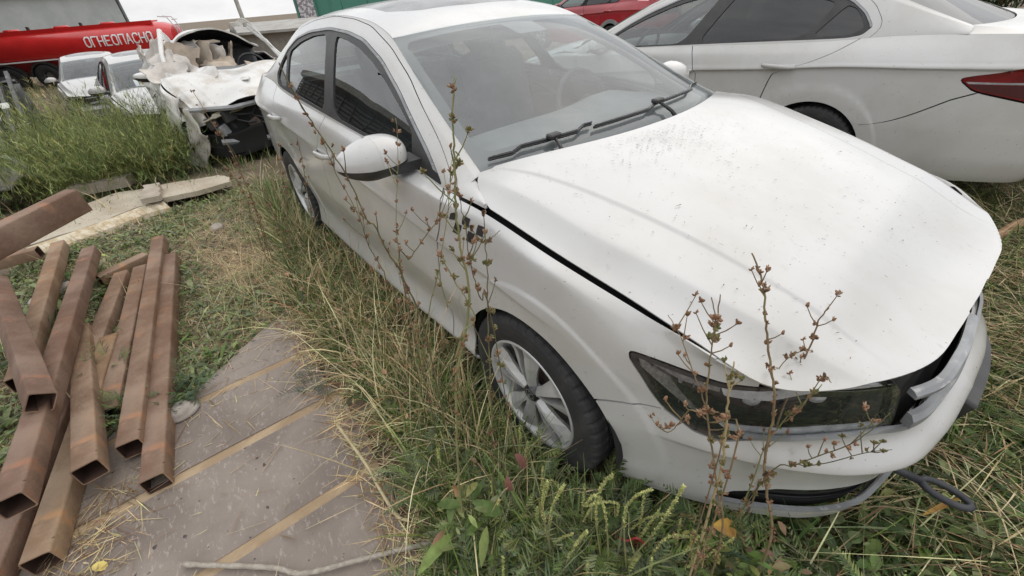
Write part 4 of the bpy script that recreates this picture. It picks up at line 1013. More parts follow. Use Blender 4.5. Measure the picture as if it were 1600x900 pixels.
# pale cars farther back
def tall(V):
    V = np.array(V, float); V[:,2] *= 1.0+.06*sstep(.3,1.0,V[:,2]); return V
cA = build_car('parked_car', 'white car facing the yard behind the green bushes, nearest the wrecked car', loc=(-10.4,-1.14,-.73), rotz=.10, scale=(1.1,1.1,1.1), res=.32, warp=tall, skip=('interior',), detail=False, headL=True, glassF=M_TINT, group='white cars parked in front of the tanker')
cB = build_car('parked_car', 'white car with a black mirror parked left of another white car before the tanker', loc=(-15.2,-2.35,-.66), rotz=.05, res=.3, warp=tall, skip=('interior',), detail=False, headL=True, glassF=M_TINT, group='white cars parked in front of the tanker')
MB().box((.62,.05,.35),(.3,1.2,.30)).build('open_engine_bay', M_DARK, cB)
M_REDP = mat('red_car_paint', (.34,.014,.022), (.28,.012,.018), 3, rough=.25, coat=.6)
cR = build_car('red_car', 'dark red car with grey wheel arches parked behind the right hand sedan', loc=(-10.2,9.35,-.05), rotz=math.pi, res=.35, warp=tall, paint=M_REDP, skip=('interior',), detail=False, headL=True, glassF=M_TINT)
for s in (1,-1):
    A = np.linspace(-.25, math.pi+.25, 26); P_ = [(-2.678+.43*math.cos(a), .312+.43*math.sin(a)) for a in A]+[(-2.678+.35*math.cos(a), .312+.35*math.sin(a)) for a in A[::-1]]
    b = MB(); n_ = len(P_); h = len(A)
    V_ = [(p, s*.905, q*1.03) for p, q in P_]+[(p, s*.85, q*1.03) for p, q in P_]
    F_ = [(k, k+1, n_-2-k, n_-1-k) for k in range(h-1)]+[(k, (k+1) % n_, n_+(k+1) % n_, n_+k) for k in range(n_)]
    b.add(V_, F_); fix_normals(b.build('arch_trim', M_GREYTRIM, cR))
# ---------------------------------------------------------------- scrap lying on the ground
# film-faced plywood sheet with bare wooden strips between its panels
PLY = np.array([(-1.62,-1.44),(-1.47,-1.36),(-1.10,-1.40),(-.60,-1.36),(-.30,-1.385),(.05,-1.42),(.62,-1.50),(.66,-2.9),(-.72,-2.9),(-.95,-2.62),(-1.30,-2.30),(-1.22,-1.98)])
M_FILM = mat('plywood_film', (.165,.134,.112), (.285,.238,.198), 1.9, .3, .7, rough=.62, rough2=.8, bump=.25, bscale=70, grain=((.34,.29,.255), 21, .54, (1.5,3.5,1)), specks=((.07,.055,.05), 34, .71))
M_STRIP = mat('bare_strip', (.33,.235,.14), (.44,.33,.21), 7, rough=.8, bump=.4, bscale=60, grain=((.29,.19,.11), 40, .55, (6,1,1)), stretchb=(4,1,1))
ply = empty('plywood_sheet', 'worn purple brown plywood sheet with bare wooden strips lying under the steel tubes', 'plywood sheet', (0,0,0))
xb = [-1.75,-1.215,-.82,-.365,.10,.70]; x = np.linspace(-1.75,.70,240); y = np.linspace(-2.95,-1.3,160); X, Y = np.meshgrid(x, y, indexing='ij')
sdp = polysd(PLY, X, Y)+.008*np.sin(23*X)*np.sin(31*Y); Z = .016+.006*np.sin(2.1*X+1)*np.cos(1.8*Y)
sl_ = X-.02*(Y+1.9)
for k in range(5):
    lo, hi = xb[k]+(.040 if k else -1), xb[k+1]+(-.006 if k < 4 else 1)
    V_, F_ = clip(np.stack([X,Y,Z+.003*(k % 2)],-1), [sdp, sl_-lo, hi-sl_]); V_, F_ = flange(V_, F_, .016); obj('panel', V_, F_, M_FILM, ply, True)
for k in range(1,5):
    V_, F_ = clip(np.stack([X,Y,Z-.002],-1), [sdp+.01*np.sin(40*Y), sl_-xb[k]+.010, xb[k]+.044-sl_]); V_, F_ = flange(V_, F_, .012); obj('strip', V_, F_, M_STRIP, ply, True)
# rusty square tubes
M_RUST = mat('rusty_steel', (.185,.098,.055), (.305,.198,.130), 5, .35, .7, rough=.82, bump=.5, bscale=55, grain=((.36,.165,.075), 7, .56, (1.5,1,1)), specks=((.09,.045,.03), 70, .72), stretchb=(1,1,1))
_nt = M_RUST.node_tree; _pb = _nt.nodes['Principled BSDF']; _src = _pb.inputs['Base Color'].links[0].from_socket
_oi = _nt.nodes.new('ShaderNodeObjectInfo'); _hs = _nt.nodes.new('ShaderNodeHueSaturation'); _nt.links.new(_src, _hs.inputs['Color'])
for _s, _a, _b in (('Value', .74, 1.22), ('Saturation', .72, 1.08), ('Hue', .492, .514)):
    _r = _nt.nodes.new('ShaderNodeMapRange'); _r.inputs['To Min'].default_value = _a; _r.inputs['To Max'].default_value = _b
    _nt.links.new(_noise(_nt, 1.3, 3, .6, (1,4,4)) if _s == 'Saturation' else _oi.outputs['Random'], _r.inputs['Value']); _nt.links.new(_r.outputs['Result'], _hs.inputs[_s])
_nt.links.new(_hs.outputs['Color'], _pb.inputs['Base Color'])
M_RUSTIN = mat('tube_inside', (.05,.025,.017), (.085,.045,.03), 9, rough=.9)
TUBES = [
((-.799,-2.06,.095),(-2.874,-1.846,.10),0,'rightmost rusty square tube of the heap, lying on the plywood sheet'),
((-1.019,-2.116,.125),(-3.192,-1.882,.135),0,'long rusty tube lying tight against the left of the rightmost one'),
((-1.356,-2.203,.085),(-2.836,-2.027,.095),0,'rusty tube third from the right whose lower end slips under its neighbours'),
((-1.716,-2.317,.085),(-2.855,-2.138,.09),0,'shorter rusty tube with its far end left of the third tube from the right'),
((-.927,-2.214,.185),(-2.191,-2.317,.115),0,'rusty tube with a dark open end propped on others in the middle of the heap'),
((-.838,-2.363,.27),(-3.241,-2.278,.185),0,'longest rusty tube, running over the heap from far end to lower left'),
((-1.817,-2.52,.155),(-3.646,-2.49,.16),0,'rusty tube sticking up farthest at the back left of the heap'),
((-1.29,-2.308,.33),(-2.814,-2.647,.32),38,'rusty tube turned on its edge on top of the heap at left'),
((-.715,-2.376,.10),(-2.0,-2.195,.10),0,'rusty tube lowest in the heap, its open end near the bottom edge'),
((-.60,-2.53,.10),(-1.9,-2.30,.10),0,'rusty tube at the bottom left corner, under the longest one'),
((-2.905,-2.27,.09),(-3.039,-1.985,.095),0,'short rusty tube lying crosswise behind the heap'),
((-3.60,-2.60,.17),(-3.66,-2.95,.16),0,'short piece of rusty tube lying under the raised one at left'),
((-2.40,-2.015,.772),(-2.05,-2.42,.73),0,'rusty tube raised high at the left edge with its open end upward'),
]
def tube_obj(A, B, roll, label, w=.082, h=.080, t=.004):
    A, B = np.array(A, float), np.array(B, float); d = B-A; ln = np.linalg.norm(d); d /= ln
    s = np.cross(d, [0,0,1.]); s /= np.linalg.norm(s); u = np.cross(s, d)
    r = math.radians(roll); s, u = s*math.cos(r)+u*math.sin(r), u*math.cos(r)-s*math.sin(r)
    c = A-np.array([0,0,h/2]) if roll == 0 else A-np.array([0,0,h*.6])
    root = empty('steel_tube', label, 'steel tube', tuple(c), (0,0,0), 'rusty square steel tubes in the heap')
    M = Matrix(((d[0],s[0],u[0]),(d[1],s[1],u[1]),(d[2],s[2],u[2]))); root.rotation_euler = M.to_euler()
    b = .007; P = []
    for (cx, cy, a0) in ((w/2-b,h/2-b,0),(-w/2+b,h/2-b,90),(-w/2+b,-h/2+b,180),(w/2-b,-h/2+b,270)):
        for k in range(3): g = math.radians(a0+45*k); P.append((cx+b*math.cos(g), cy+b*math.sin(g)))
    I = [(p*(1-2*t/w), q*(1-2*t/h)) for p, q in P]; n = len(P)
    ns = 14; V = []
    for x in np.linspace(0, ln, ns): V += [(x, p, q) for p, q in P]
    F = [(i*n+k, (i+1)*n+k, (i+1)*n+(k+1) % n, i*n+(k+1) % n) for i in range(ns-1) for k in range(n)]
    o = obj('wall', V, F, M_RUST, root); fix_normals(o); autosmooth(o, 60)
    V = []; 
    for x in (0, min(.5, ln*.4), max(ln-.5, ln*.6), ln): V += [(x, p, q) for p, q in I]
    F = [(i*n+k, i*n+(k+1) % n, (i+1)*n+(k+1) % n, (i+1)*n+k) for i in (0,1,2) for k in range(n)]
    obj('inside', V, F, M_RUSTIN, root)
    for nm, x in (('end_rim', 0), ('end_rim', ln)):
        V = [(x, p, q) for p, q in P]+[(x, p, q) for p, q in I]
        o = obj(nm, V, [(k, (k+1) % n, n+(k+1) % n, n+k) if x else (k, n+k, n+(k+1) % n, (k+1) % n) for k in range(n)], M_RUST, root)
    return root
for A, B, r, lab in TUBES:
    tube_obj(A, B, r, lab, *( (.085,.125) if 'raised high' in lab else (.082,.080)))
# weathered board pieces
def slab(name, poly, z, th, m, label, cat, amp=.006, edge=None, tilt=(0,0), group=None):
    poly = np.array(poly); lo, hi = poly.min(0)-.02, poly.max(0)+.02
    X, Y = np.meshgrid(np.linspace(lo[0],hi[0],60), np.linspace(lo[1],hi[1],60), indexing='ij'); c = poly.mean(0)
    Z = z+amp*np.sin(9*X)*np.cos(7*Y)+(X-c[0])*tilt[0]+(Y-c[1])*tilt[1]
    V, F = clip(np.stack([X,Y,Z],-1), [polysd(poly,X,Y)+.008*np.sin(37*X+11*Y)*np.sin(29*Y)]); V, F = flange(V, F, th)
    o = tag(obj(name, V-np.array([*c,0]), F, m, None, True, None, (*c,0)), label, cat, group); return o
M_BOARD = mat('weathered_board', (.37,.315,.235), (.47,.415,.325), 3, rough=.85, bump=.4, bscale=30, grain=((.30,.21,.115), 14, .56, (1,5,1)), specks=((.13,.09,.06), 18, .70))
M_INSUL = mat('broken_edge', (.62,.55,.42), (.48,.38,.24), 14, .4, .6, rough=.95, bump=.8, bscale=40)
z0 = float(terrain(-4.4,-2.2))
bd = slab('board', [(-3.98,-2.72),(-4.13,-2.30),(-4.30,-1.98),(-4.27,-1.83),(-4.62,-1.86),(-4.93,-1.92),(-5.02,-2.15),(-4.84,-2.50),(-4.62,-2.76)], .07, .05, M_BOARD, 'large weathered yellowish board with a broken pale edge lying before the bushes', 'board', .008, tilt=(.02,0))
k = np.linspace(0,1,40); ed = np.array([(-3.955,-2.74),(-4.10,-2.30),(-4.27,-1.95),(-4.245,-1.80)]); 
pe = np.stack([np.interp(k,[0,.4,.85,1],ed[:,0]), np.interp(k,[0,.4,.85,1],ed[:,1])],1); V_ = []
for i,(a,c) in enumerate(pe):
    j = .02*math.sin(i*2.1)+.015*math.sin(i*5.3)
    V_ += [(a+.01,c,.084),(a+.13+j,c+.03,.045+j*.4),(a+.145+j,c+.03,.005),(a-.02,c,.0)]
cc = np.array([-4.52,-2.24,0]); V_ = np.array(V_)-np.array([*np.array(bd.location)[:2],0])
obj('broken_edge', V_, [(4*i+q, 4*i+4+q, 4*i+5+q, 4*i+1+q) for i in range(39) for q in range(3)], M_INSUL, bd)
slab('board', [(-4.26,-1.80),(-4.16,-1.50),(-4.20,-1.22),(-4.40,-1.20),(-4.66,-1.27),(-4.90,-1.86)], .10, .045, M_BOARD, 'smaller weathered board with a raised edge, next to the wrecked car', 'board', .006, tilt=(.06,0))
slab('timber_block', [(-4.22,-1.95),(-4.18,-1.80),(-4.62,-1.78),(-4.66,-1.90)], .155, .05, mat('grey_timber', (.33,.28,.22), (.42,.37,.30), 8, rough=.9, bump=.4), 'short broken timber lying across the gap between the two boards', 'timber', .006)
slab('timber_block', [(-5.35,-2.55),(-5.25,-2.05),(-5.38,-2.0),(-5.50,-2.5)], .14, .10, MATS['grey_timber'], 'grey timber block among weeds behind the large board', 'timber', .006)
# rope, stick, stones, shard, fallen leaves
def rope(name, pts, r, m, label, cat):
    T = np.linspace(0, 1, len(pts)); P = crspline(np.linspace(0,1,70), T, np.array(pts)); b = MB().tube(P, r*(1+.12*np.sin(np.arange(70)*2.2)), 7)
    return tag(b.build(name, m, None, True), label, cat)
rope('rope', [(-.42,-2.02,.033),(-.22,-1.80,.033),(-.13,-1.72,.033),(-.05,-1.57,.034),(.04,-1.40,.034),(.12,-1.26,.03),(.2,-1.2,.01)], .008, mat('pale_rope', (.50,.45,.38), (.38,.33,.27), 60, rough=.9, bump=.8, bscale=160), 'pale twisted rope lying across the lower edge of the plywood sheet', 'rope')
rope('dry_stem', [(-.55,-1.44,.10),(-.33,-1.42,.07),(-.22,-1.42,.05),(-.10,-1.415,.035),(-.05,-1.39,.04)], .006, mat('pale_straw', (.52,.44,.26), (.40,.33,.18), 30, rough=.8), 'thick dry stem bent along the right edge of the plywood sheet', 'dry stem')
b = MB().tube([(.80,1.98,.03),(.83,2.15,.06),(.88,2.36,.07),(.93,2.52,.09)], [.018,.026,.030,.020], 7)
tag(b.build('wood_stick', mat('stick_bark', (.25,.12,.07), (.45,.27,.16), 9, .3, .6, rough=.85, bump=.5), None, True), 'broken brown stick lying in the grass beyond the hood', 'stick')
u_, v_ = np.meshgrid(np.linspace(0,1,14), np.linspace(0,1,10), indexing='ij')
P = np.stack([.515+.065*(v_-.5)+.02*np.sin(6*u_), -.905+.05*(v_-.5)-.03*u_, .0+.20*u_+.015*np.sin(9*v_+3*u_)], -1)
V_, F_ = clip(P, [.5-np.abs(v_-.5)*1.05-.30*np.abs(u_-.55)**1.4-.05*np.sin(13*u_)]); V_, F_ = flange(V_, F_, .006)
tag(obj('plastic_shard', V_, F_, mat('red_plastic', (.30,.028,.025), (.22,.02,.02), 9, rough=.4), None, True), 'red plastic shard standing in the weeds before the front bumper', 'plastic shard')
import bmesh as _bm
def stone(loc, r, m, label, seed):
    bm = _bm.new(); _bm.ops.create_icosphere(bm, subdivisions=3, radius=r)
    for v in bm.verts:
        c = v.co/r; k = 1+.16*math.sin(3*c.x+seed)+.14*math.sin(4*c.y*c.z+2*seed)+.08*math.sin(9*c.z+seed); v.co = Vector((c.x*k*1.2, c.y*k, c.z*k*.55))*r
    me = bpy.data.meshes.new('stone'); bm.to_mesh(me); bm.free(); me.materials.append(m); me.polygons.foreach_set('use_smooth', [True]*len(me.polygons))
    o = bpy.data.objects.new('stone', me); COL.objects.link(o); o.location = loc; return tag(o, label, 'stone', 'stones on the ground')
M_STONE = mat('stone', (.33,.29,.25), (.42,.38,.34), 9, rough=.9, bump=.5)
stone((-1.18,-1.955,.03), .055, M_STONE, 'pale flat stone beside the rightmost steel tube', 1)
stone((-3.05,-2.50,.02), .07, M_STONE, 'brownish stone among weeds left of the tube heap', 2)
stone((-3.35,-1.50,.01), .045, M_STONE, 'small stone on the bare soil near the boards', 4)
stone((-3.0,-2.62,.02), .05, M_STONE, 'stone at the back left of the tube heap', 6)
# ---------------------------------------------------------------- grass and weeds
def ribbons(base, az, ln, lean, curl, wd, segs=4, droop=None):
    """curved tapering blades; lean 0 upright .. 1.5 lying, curl adds bend towards the tip -> vertices, faces, blade index"""
    n = len(base); t = np.linspace(0, 1, segs+1)
    ang = lean[:,None] + curl[:,None]*t[None]**1.3
    ds = ln[:,None]/segs
    h = np.concatenate([np.zeros((n,1)), np.cumsum(np.sin((ang[:,1:]+ang[:,:-1])/2)*ds, 1)], 1)
    v = np.concatenate([np.zeros((n,1)), np.cumsum(np.cos((ang[:,1:]+ang[:,:-1])/2)*ds, 1)], 1)
    d = np.stack([np.cos(az), np.sin(az)], 1); s = np.stack([-np.sin(az), np.cos(az)], 1)
    C_ = np.stack([base[:,0:1]+h*d[:,0:1], base[:,1:2]+h*d[:,1:2], np.maximum(base[:,2:3]+v, base[:,2:3]+.003)], -1)
    wv = wd[:,None]*(np.minimum(1, 1.25*(1-t)**.75+.02))[None]*np.where(t < .08, .6, 1)[None]
    off = np.stack([s[:,0:1]*wv/2, s[:,1:2]*wv/2, 0*wv], -1)
    V = np.stack([C_-off, C_+off], 2).reshape(n, -1, 3)
    k = 2*(segs+1); q = np.array([(2*i, 2*i+1, 2*i+3, 2*i+2) for i in range(segs)])
    F = (np.arange(n)[:,None,None]*k+q[None]).reshape(-1, 4)
    return V.reshape(-1,3), F, np.repeat(np.arange(n), k), C_
def palette(n, cols, wts, jit=.22):
    cols = np.array(cols); k = RNG.choice(len(cols), n, p=np.array(wts)/sum(wts))
    return np.clip(cols[k]*(1+RNG.normal(0, jit, (n,1)))*(1+RNG.normal(0, .06, (n,3))), .004, 1)
M_GRASS = mat('grass_blades', (1,1,1), attr=True, scale=9, rough=.62, trans=.30)
M_LEAF = mat('weed_leaves', (1,1,1), attr=True, scale=30, rough=.6, trans=.28)
GREEN, DKGRN, GYGRN, YLGRN, STRAW, STRAW2, BROWN, RUSTY = (.150,.215,.052),(.078,.122,.033),(.235,.280,.125),(.34,.37,.12),(.80,.67,.40),(.64,.50,.28),(.32,.21,.12),(.42,.22,.11)
def in_poly(n, poly, holes=(), dens=None):
    poly = np.array(poly); lo, hi = poly.min(0), poly.max(0); out = []
    tot = 0
    while tot < n:
        p = lo+(hi-lo)*RNG.random((n*2, 2)); k = polysd(poly, p[:,0], p[:,1]) > 0
        for h in holes: k &= polysd(np.array(h), p[:,0], p[:,1]) < 0
        if dens is not None: k &= RNG.random(len(p)) < dens(p[:,0], p[:,1])
        out.append(p[k]); tot += k.sum()
    return np.concatenate(out)[:n]
def clumpy(x, y, f=3.0, s=0): return .5+.5*np.sin(f*x+1.3*np.sin(f*.7*y+s)+s)*np.sin(f*1.1*y+1.1*np.sin(f*.6*x+2*s))
PLYH = PLY*1.0; PLYH = PLY + np.array([-.03, -.02])
WHEELS = [[(-.33,-.96),(.33,-.96),(.33,-.62),(-.33,-.62)],[(-3.0,-.96),(-2.36,-.96),(-2.36,-.62),(-3.0,-.62)]]
def grass(name, n, poly, cols, wts, ln, lean, curl, wd, az=None, holes=(), dens=None, segs=4, z=0.0, m=None, jit=.22, maxz=None):
    p = in_poly(n, poly, holes, dens); a = RNG.random(n)*2*math.pi if az is None else RNG.normal(az[0], az[1], n)
    L_ = np.exp(RNG.normal(math.log(ln[0]), ln[1], n)); le = np.abs(RNG.normal(lean[0], lean[1], n)); cu = RNG.normal(curl[0], curl[1], n); w_ = np.exp(RNG.normal(math.log(wd), .3, n))
    b = np.stack([p[:,0], p[:,1], terrain(p[:,0], p[:,1])+z-.004], 1)
    V, F, k, _ = ribbons(b, a, L_, le, cu, w_, segs)
    return stuff(obj(name, V, F, m or M_GRASS, None, True, palette(n, cols, wts, jit)[k]))
def leaf_cloud(name, n, poly, cols, wts, ln, wr, tilt, dens=None, holes=(), zr=(.0,.03), m=None, lobes=0):
    p = in_poly(n, poly, holes, dens); az = RNG.random(n)*2*math.pi; L_ = np.exp(RNG.normal(math.log(ln), .35, n)); ti = RNG.normal(tilt, .25, n)
    prof = np.array([(0,.05),(.2,.65),(.45,1),(.75,.72),(1,.03)]); s = prof[:,0]; w_ = prof[:,1]
    x = L_[:,None]*s; hw = L_[:,None]*wr*w_/2; up = L_[:,None]*(np.sin(ti)[:,None]*s-.35*s**2)
    cz, sz = np.cos(az)[:,None], np.sin(az)[:,None]; z0 = RNG.uniform(*zr, n)[:,None]+terrain(p[:,0], p[:,1])[:,None]
    xc = x*np.cos(ti)[:,None]
    mid = np.stack([p[:,0:1]+xc*cz, p[:,1:2]+xc*sz, np.maximum(z0+up, .002)], -1)
    o = np.stack([-sz*hw, cz*hw, .25*hw], -1); o2 = np.stack([sz*hw, -cz*hw, .25*hw], -1)
    V = np.stack([mid+o, mid, mid+o2], 2).reshape(n, 15, 3)
    q = np.array([(3*i, 3*i+1, 3*i+4, 3*i+3) for i in range(4)]+[(3*i+1, 3*i+2, 3*i+5, 3*i+4) for i in range(4)])
    F = (np.arange(n)[:,None,None]*15+q).reshape(-1,4)
    return stuff(obj(name, V.reshape(-1,3), F, m or M_LEAF, None, True, np.repeat(palette(n, cols, wts), 15, 0)))
STRIP = [(-4.0,-1.02),(-2.9,-1.12),(-2.0,-1.26),(-1.66,-1.33),(-1.45,-1.28),(-1.1,-1.31),(-.6,-1.27),(-.3,-1.29),(.10,-1.34),(.22,-1.55),(.40,-1.62),(.55,-1.35),(.62,-.95),(.35,-.80),(-.35,-.80),(-4.0,-.80)]
# dry straw of mixed height between the plywood and the car, with green grass under it
grass('dry_grass', 2500, STRIP, [STRAW,STRAW2,BROWN,GYGRN], [5,3,1.5,2], (.13,.45), (.60,.4), (.8,.8), .0052, holes=WHEELS, dens=lambda x,y: .12+.88*sstep(.25,-.5,x)*sstep(-3.0,-1.6,x)*(.25+.75*clumpy(x,y,4)), segs=5)
grass('dry_grass', 900, STRIP, [STRAW,STRAW2,RUSTY], [6,3,1], (.27,.35), (.60,.38), (1.0,.7), .0050, holes=WHEELS, dens=lambda x,y: sstep(.3,-.4,x)*sstep(-2.4,-1.4,x), segs=7)
grass('dry_grass', 420, STRIP, [STRAW,STRAW2], [2,1], (.26,.35), (1.15,.3), (.5,.6), .0046, holes=WHEELS, segs=5, z=.05)
grass('green_grass', 15000, STRIP, [GREEN,DKGRN,GYGRN,STRAW2], [5,3,4,1], (.115,.40), (.50,.3), (.7,.5), .0048, holes=WHEELS, dens=lambda x,y: .45+.55*clumpy(x,y,5,2)**.5)
grass('green_grass', 2200, STRIP, [GREEN,GYGRN,YLGRN], [3,3,1], (.24,.3), (.35,.25), (.8,.5), .0050, holes=WHEELS, dens=lambda x,y: .2+.8*sstep(-.7,0,x), segs=5)
grass('dry_litter', 7500, STRIP, [STRAW2,BROWN,STRAW], [3,2,3], (.10,.4), (1.35,.15), (.1,.2), .0038, holes=WHEELS, segs=3, z=.012)
leaf_cloud('dry_seed_bits', 900, STRIP, [RUSTY,BROWN,(.42,.27,.15),(.50,.33,.20)], [2,2,3,2], .020, .45, .5, lambda x,y: sstep(.4,-.3,x)*(.3+.7*clumpy(x,y,6,3)), WHEELS, (.03,.20))
grass('green_grass', 1500, [(-.55,-1.16),(.42,-1.16),(.46,-.97),(-.55,-.97)], [GREEN,GYGRN,YLGRN,DKGRN,STRAW2], [4,3,1,2,2], (.19,.35), (.40,.28), (.8,.5), .0050, segs=5)
grass('dry_grass', 260, [(-.9,-1.12),(.2,-1.14),(.2,-.97),(-.9,-.95)], [STRAW,STRAW2], [2,1], (.28,.3), (.4,.3), (.9,.6), .0048, segs=6)
grass('green_grass', 1500, [(-3.6,-1.12),(-2.2,-1.16),(-2.2,-.96),(-3.6,-.95)], [GREEN,GYGRN,STRAW,STRAW2], [3,3,2,2], (.20,.35), (.40,.28), (.8,.5), .0052, segs=5)
# lush green in front of the wheel and under the front bumper
FRONT = [(-.30,-1.02),(.10,-1.36),(.22,-1.60),(.45,-1.66),(.80,-1.30),(1.6,-.55),(1.9,.2),(.95,.35),(.62,-.25),(.40,-.60),(.34,-.95),(-.05,-.98)]
grass('green_grass', 12000, FRONT, [GREEN,DKGRN,GYGRN,STRAW2,BROWN], [6,6,2,1,1], (.10,.38), (.55,.3), (.8,.5), .0052, holes=WHEELS, dens=lambda x,y: .4+.6*clumpy(x,y,6,1))
grass('dry_grass', 800, FRONT, [STRAW,STRAW2,RUSTY], [4,3,1], (.20,.4), (.9,.4), (.5,.5), .0034, holes=WHEELS, segs=5)
grass('dry_litter', 3500, FRONT, [BROWN,STRAW2,RUSTY], [4,3,1], (.07,.4), (1.4,.12), (.1,.2), .004, holes=WHEELS, segs=3, z=.008)
# long matted grass lying in one direction to the right of the car
RIGHT = [(.88,-.15),(1.9,-.4),(2.6,.6),(3.2,2.5),(2.6,6.0),(-.5,6.0),(.2,3.9),(.6,2.1),(.62,.95),(.86,.5)]
grass('matted_grass', 17000, RIGHT, [GREEN,DKGRN,GYGRN,STRAW,STRAW2,BROWN], [5,5,3,2.4,2.0,1.2], (.27,.35), (1.12,.22), (.40,.35), .0050, az=(4.15,.45), dens=lambda x,y: (.45+.55*clumpy(x,y,2.5,3))*sstep(6.5,1.5,y), segs=5, z=.02)
grass('matted_grass', 5500, RIGHT, [STRAW,STRAW2,BROWN,GYGRN], [4,4,2,1], (.30,.4), (1.32,.16), (.15,.3), .0036, az=(4.1,.7), dens=lambda x,y: sstep(6.5,1.5,y)*(.2+.8*clumpy(x,y,3.2,6)), segs=5, z=.05)
grass('green_grass', 6500, RIGHT, [GREEN,DKGRN], [1,1], (.16,.35), (.6,.3), (.8,.5), .0052, dens=lambda x,y: sstep(5,1.0,y)*clumpy(x,y,4,4), segs=4)
BETWEEN = [(.75,.95),(.62,2.2),(-.6,2.1),(-7.5,1.95),(-7.5,.95)]
grass('green_grass', 5000, BETWEEN, [GREEN,DKGRN,GYGRN,STRAW2], [4,4,2,1], (.15,.35), (.6,.3), (.8,.5), .006)
# low weeds on the bare soil between boards, tubes and car
LEFTP = [(-1.40,-1.38),(-2.0,-1.20),(-2.9,-1.05),(-4.2,-.95),(-4.25,-1.2),(-4.1,-1.9),(-3.85,-2.8),(-3.0,-3.1),(-1.6,-3.0),(-.95,-2.66),(-1.3,-2.28),(-1.22,-1.96),(-1.6,-1.45)]
bare = lambda x,y: 1-.96*np.exp(-(((x+2.85)/.9)**2+((y+1.50)/.27)**2))
grass('green_grass', 7000, LEFTP, [GREEN,DKGRN,GYGRN,STRAW2], [4,2,5,1], (.060,.4), (.8,.35), (.5,.5), .0062, dens=lambda x,y: bare(x,y)*(.12+.88*clumpy(x,y,4.2,1)**.8), segs=3)
grass('dry_litter', 13000, LEFTP, [STRAW,STRAW2,BROWN,(.60,.46,.32)], [4,3,1.5,3], (.085,.45), (1.42,.12), (.05,.2), .0032, dens=lambda x,y: .25+.75*np.exp(-(((x+2.6)/1.1)**2+((y+1.42)/.3)**2)), segs=3, z=.006)
grass('dry_grass', 700, LEFTP, [STRAW,STRAW2], [1,1], (.20,.35), (.8,.4), (.6,.4), .003, dens=lambda x,y: np.exp(-(((x+1.9)/.9)**2+((y+1.35)/.25)**2))+.03, segs=5)
ONPLY = [(-1.6,-1.45),(-1.1,-1.38),(-.3,-1.37),(.05,-1.40),(.35,-1.6),(.3,-2.4),(-.9,-2.5),(-1.25,-2.0)]
grass('dry_litter', 240, ONPLY, [STRAW,STRAW2,BROWN], [4,3,2], (.07,.6), (1.50,.06), (.0,.1), .0028, dens=lambda x,y: .12+.88*np.maximum(np.exp(-((y+1.42)/.10)**2), np.exp(-(((x+1.1)/.3)**2+((y+1.9)/.3)**2))), segs=4, z=.028)
grass('dry_litter', 700, [(-1.7,-1.50),(-1.45,-1.44),(-.6,-1.46),(-.3,-1.48),(.1,-1.52),(.2,-1.36),(-1.5,-1.30)], [STRAW,STRAW2,BROWN,RUSTY], [3,3,2,1], (.09,.4), (1.35,.15), (.1,.2), .0036, segs=3, z=.024)
grass('dry_litter', 300, [(-.95,-2.10),(-.55,-2.15),(-.60,-2.45),(-.95,-2.35)], [STRAW2,BROWN,STRAW], [2,3,1], (.07,.5), (1.45,.1), (0,.1), .003, segs=3, z=.024)
# yard behind
BACK = [(-4.3,-3.4),(-4.2,-.9),(-4.6,.9),(-11,1.5),(-16,-1.0),(-16,-6),(-8,-4.6)]
grass('green_grass', 9000, BACK, [GREEN,GYGRN,DKGRN,STRAW2], [3,3,2,2], (.13,.4), (.6,.3), (.6,.5), .009, segs=3, dens=lambda x,y: np.clip(6/(np.hypot(x,y)+.1),.1,1))
FAR = [(-16,-8),(-16,4),(-34,10),(-34,-10)]
grass('far_grass', 7000, FAR, [GYGRN,STRAW2,GREEN], [3,3,2], (.22,.4), (.5,.3), (.5,.4), .03, segs=2)
grass('far_grass', 6000, [(-9,5),(4,5.5),(6,14),(-8,16)], [GREEN,DKGRN,GYGRN,STRAW2], [4,3,2,2], (.22,.4), (.7,.3), (.6,.4), .018, segs=3)
# under the cars
grass('shaded_grass', 3500, [(-4.0,-.86),(-.4,-.86),(-.4,.9),(-4.0,.9)], [GREEN,DKGRN,STRAW2], [3,3,1], (.10,.35), (.7,.3), (.6,.4), .006, segs=3)

# ---- broad leaves: rosettes and seedlings
leaf_cloud('ground_weeds', 8500, LEFTP, [GREEN,GYGRN,DKGRN,YLGRN,(.24,.27,.17)], [4,6,1,1,3], .036, .36, .45, lambda x,y: bare(x,y)*(.05+.95*clumpy(x,y,5.2,1)**1.5))
leaf_cloud('ground_weeds', 1300, LEFTP, [GREEN,GYGRN], [1,2], .085, .17, .5, lambda x,y: bare(x,y)*clumpy(x,y,3.1,2))
leaf_cloud('ground_weeds', 5200, FRONT, [GREEN,DKGRN,GYGRN,YLGRN], [5,5,2,.6], .038, .45, .4, None, WHEELS, (0,.09))
leaf_cloud('ground_weeds', 4200, STRIP, [GREEN,DKGRN,GYGRN], [4,3,4], .045, .28, .6, lambda x,y: .1+.9*np.maximum(sstep(-1.0,.1,x), sstep(-1.4,-2.4,x)), WHEELS, (0,.08))
leaf_cloud('ground_weeds', 1800, RIGHT, [GREEN,DKGRN,GYGRN], [4,5,1], .055, .45, .4, lambda x,y: sstep(4,.8,y)*clumpy(x,y,3,5), (), (0,.06))

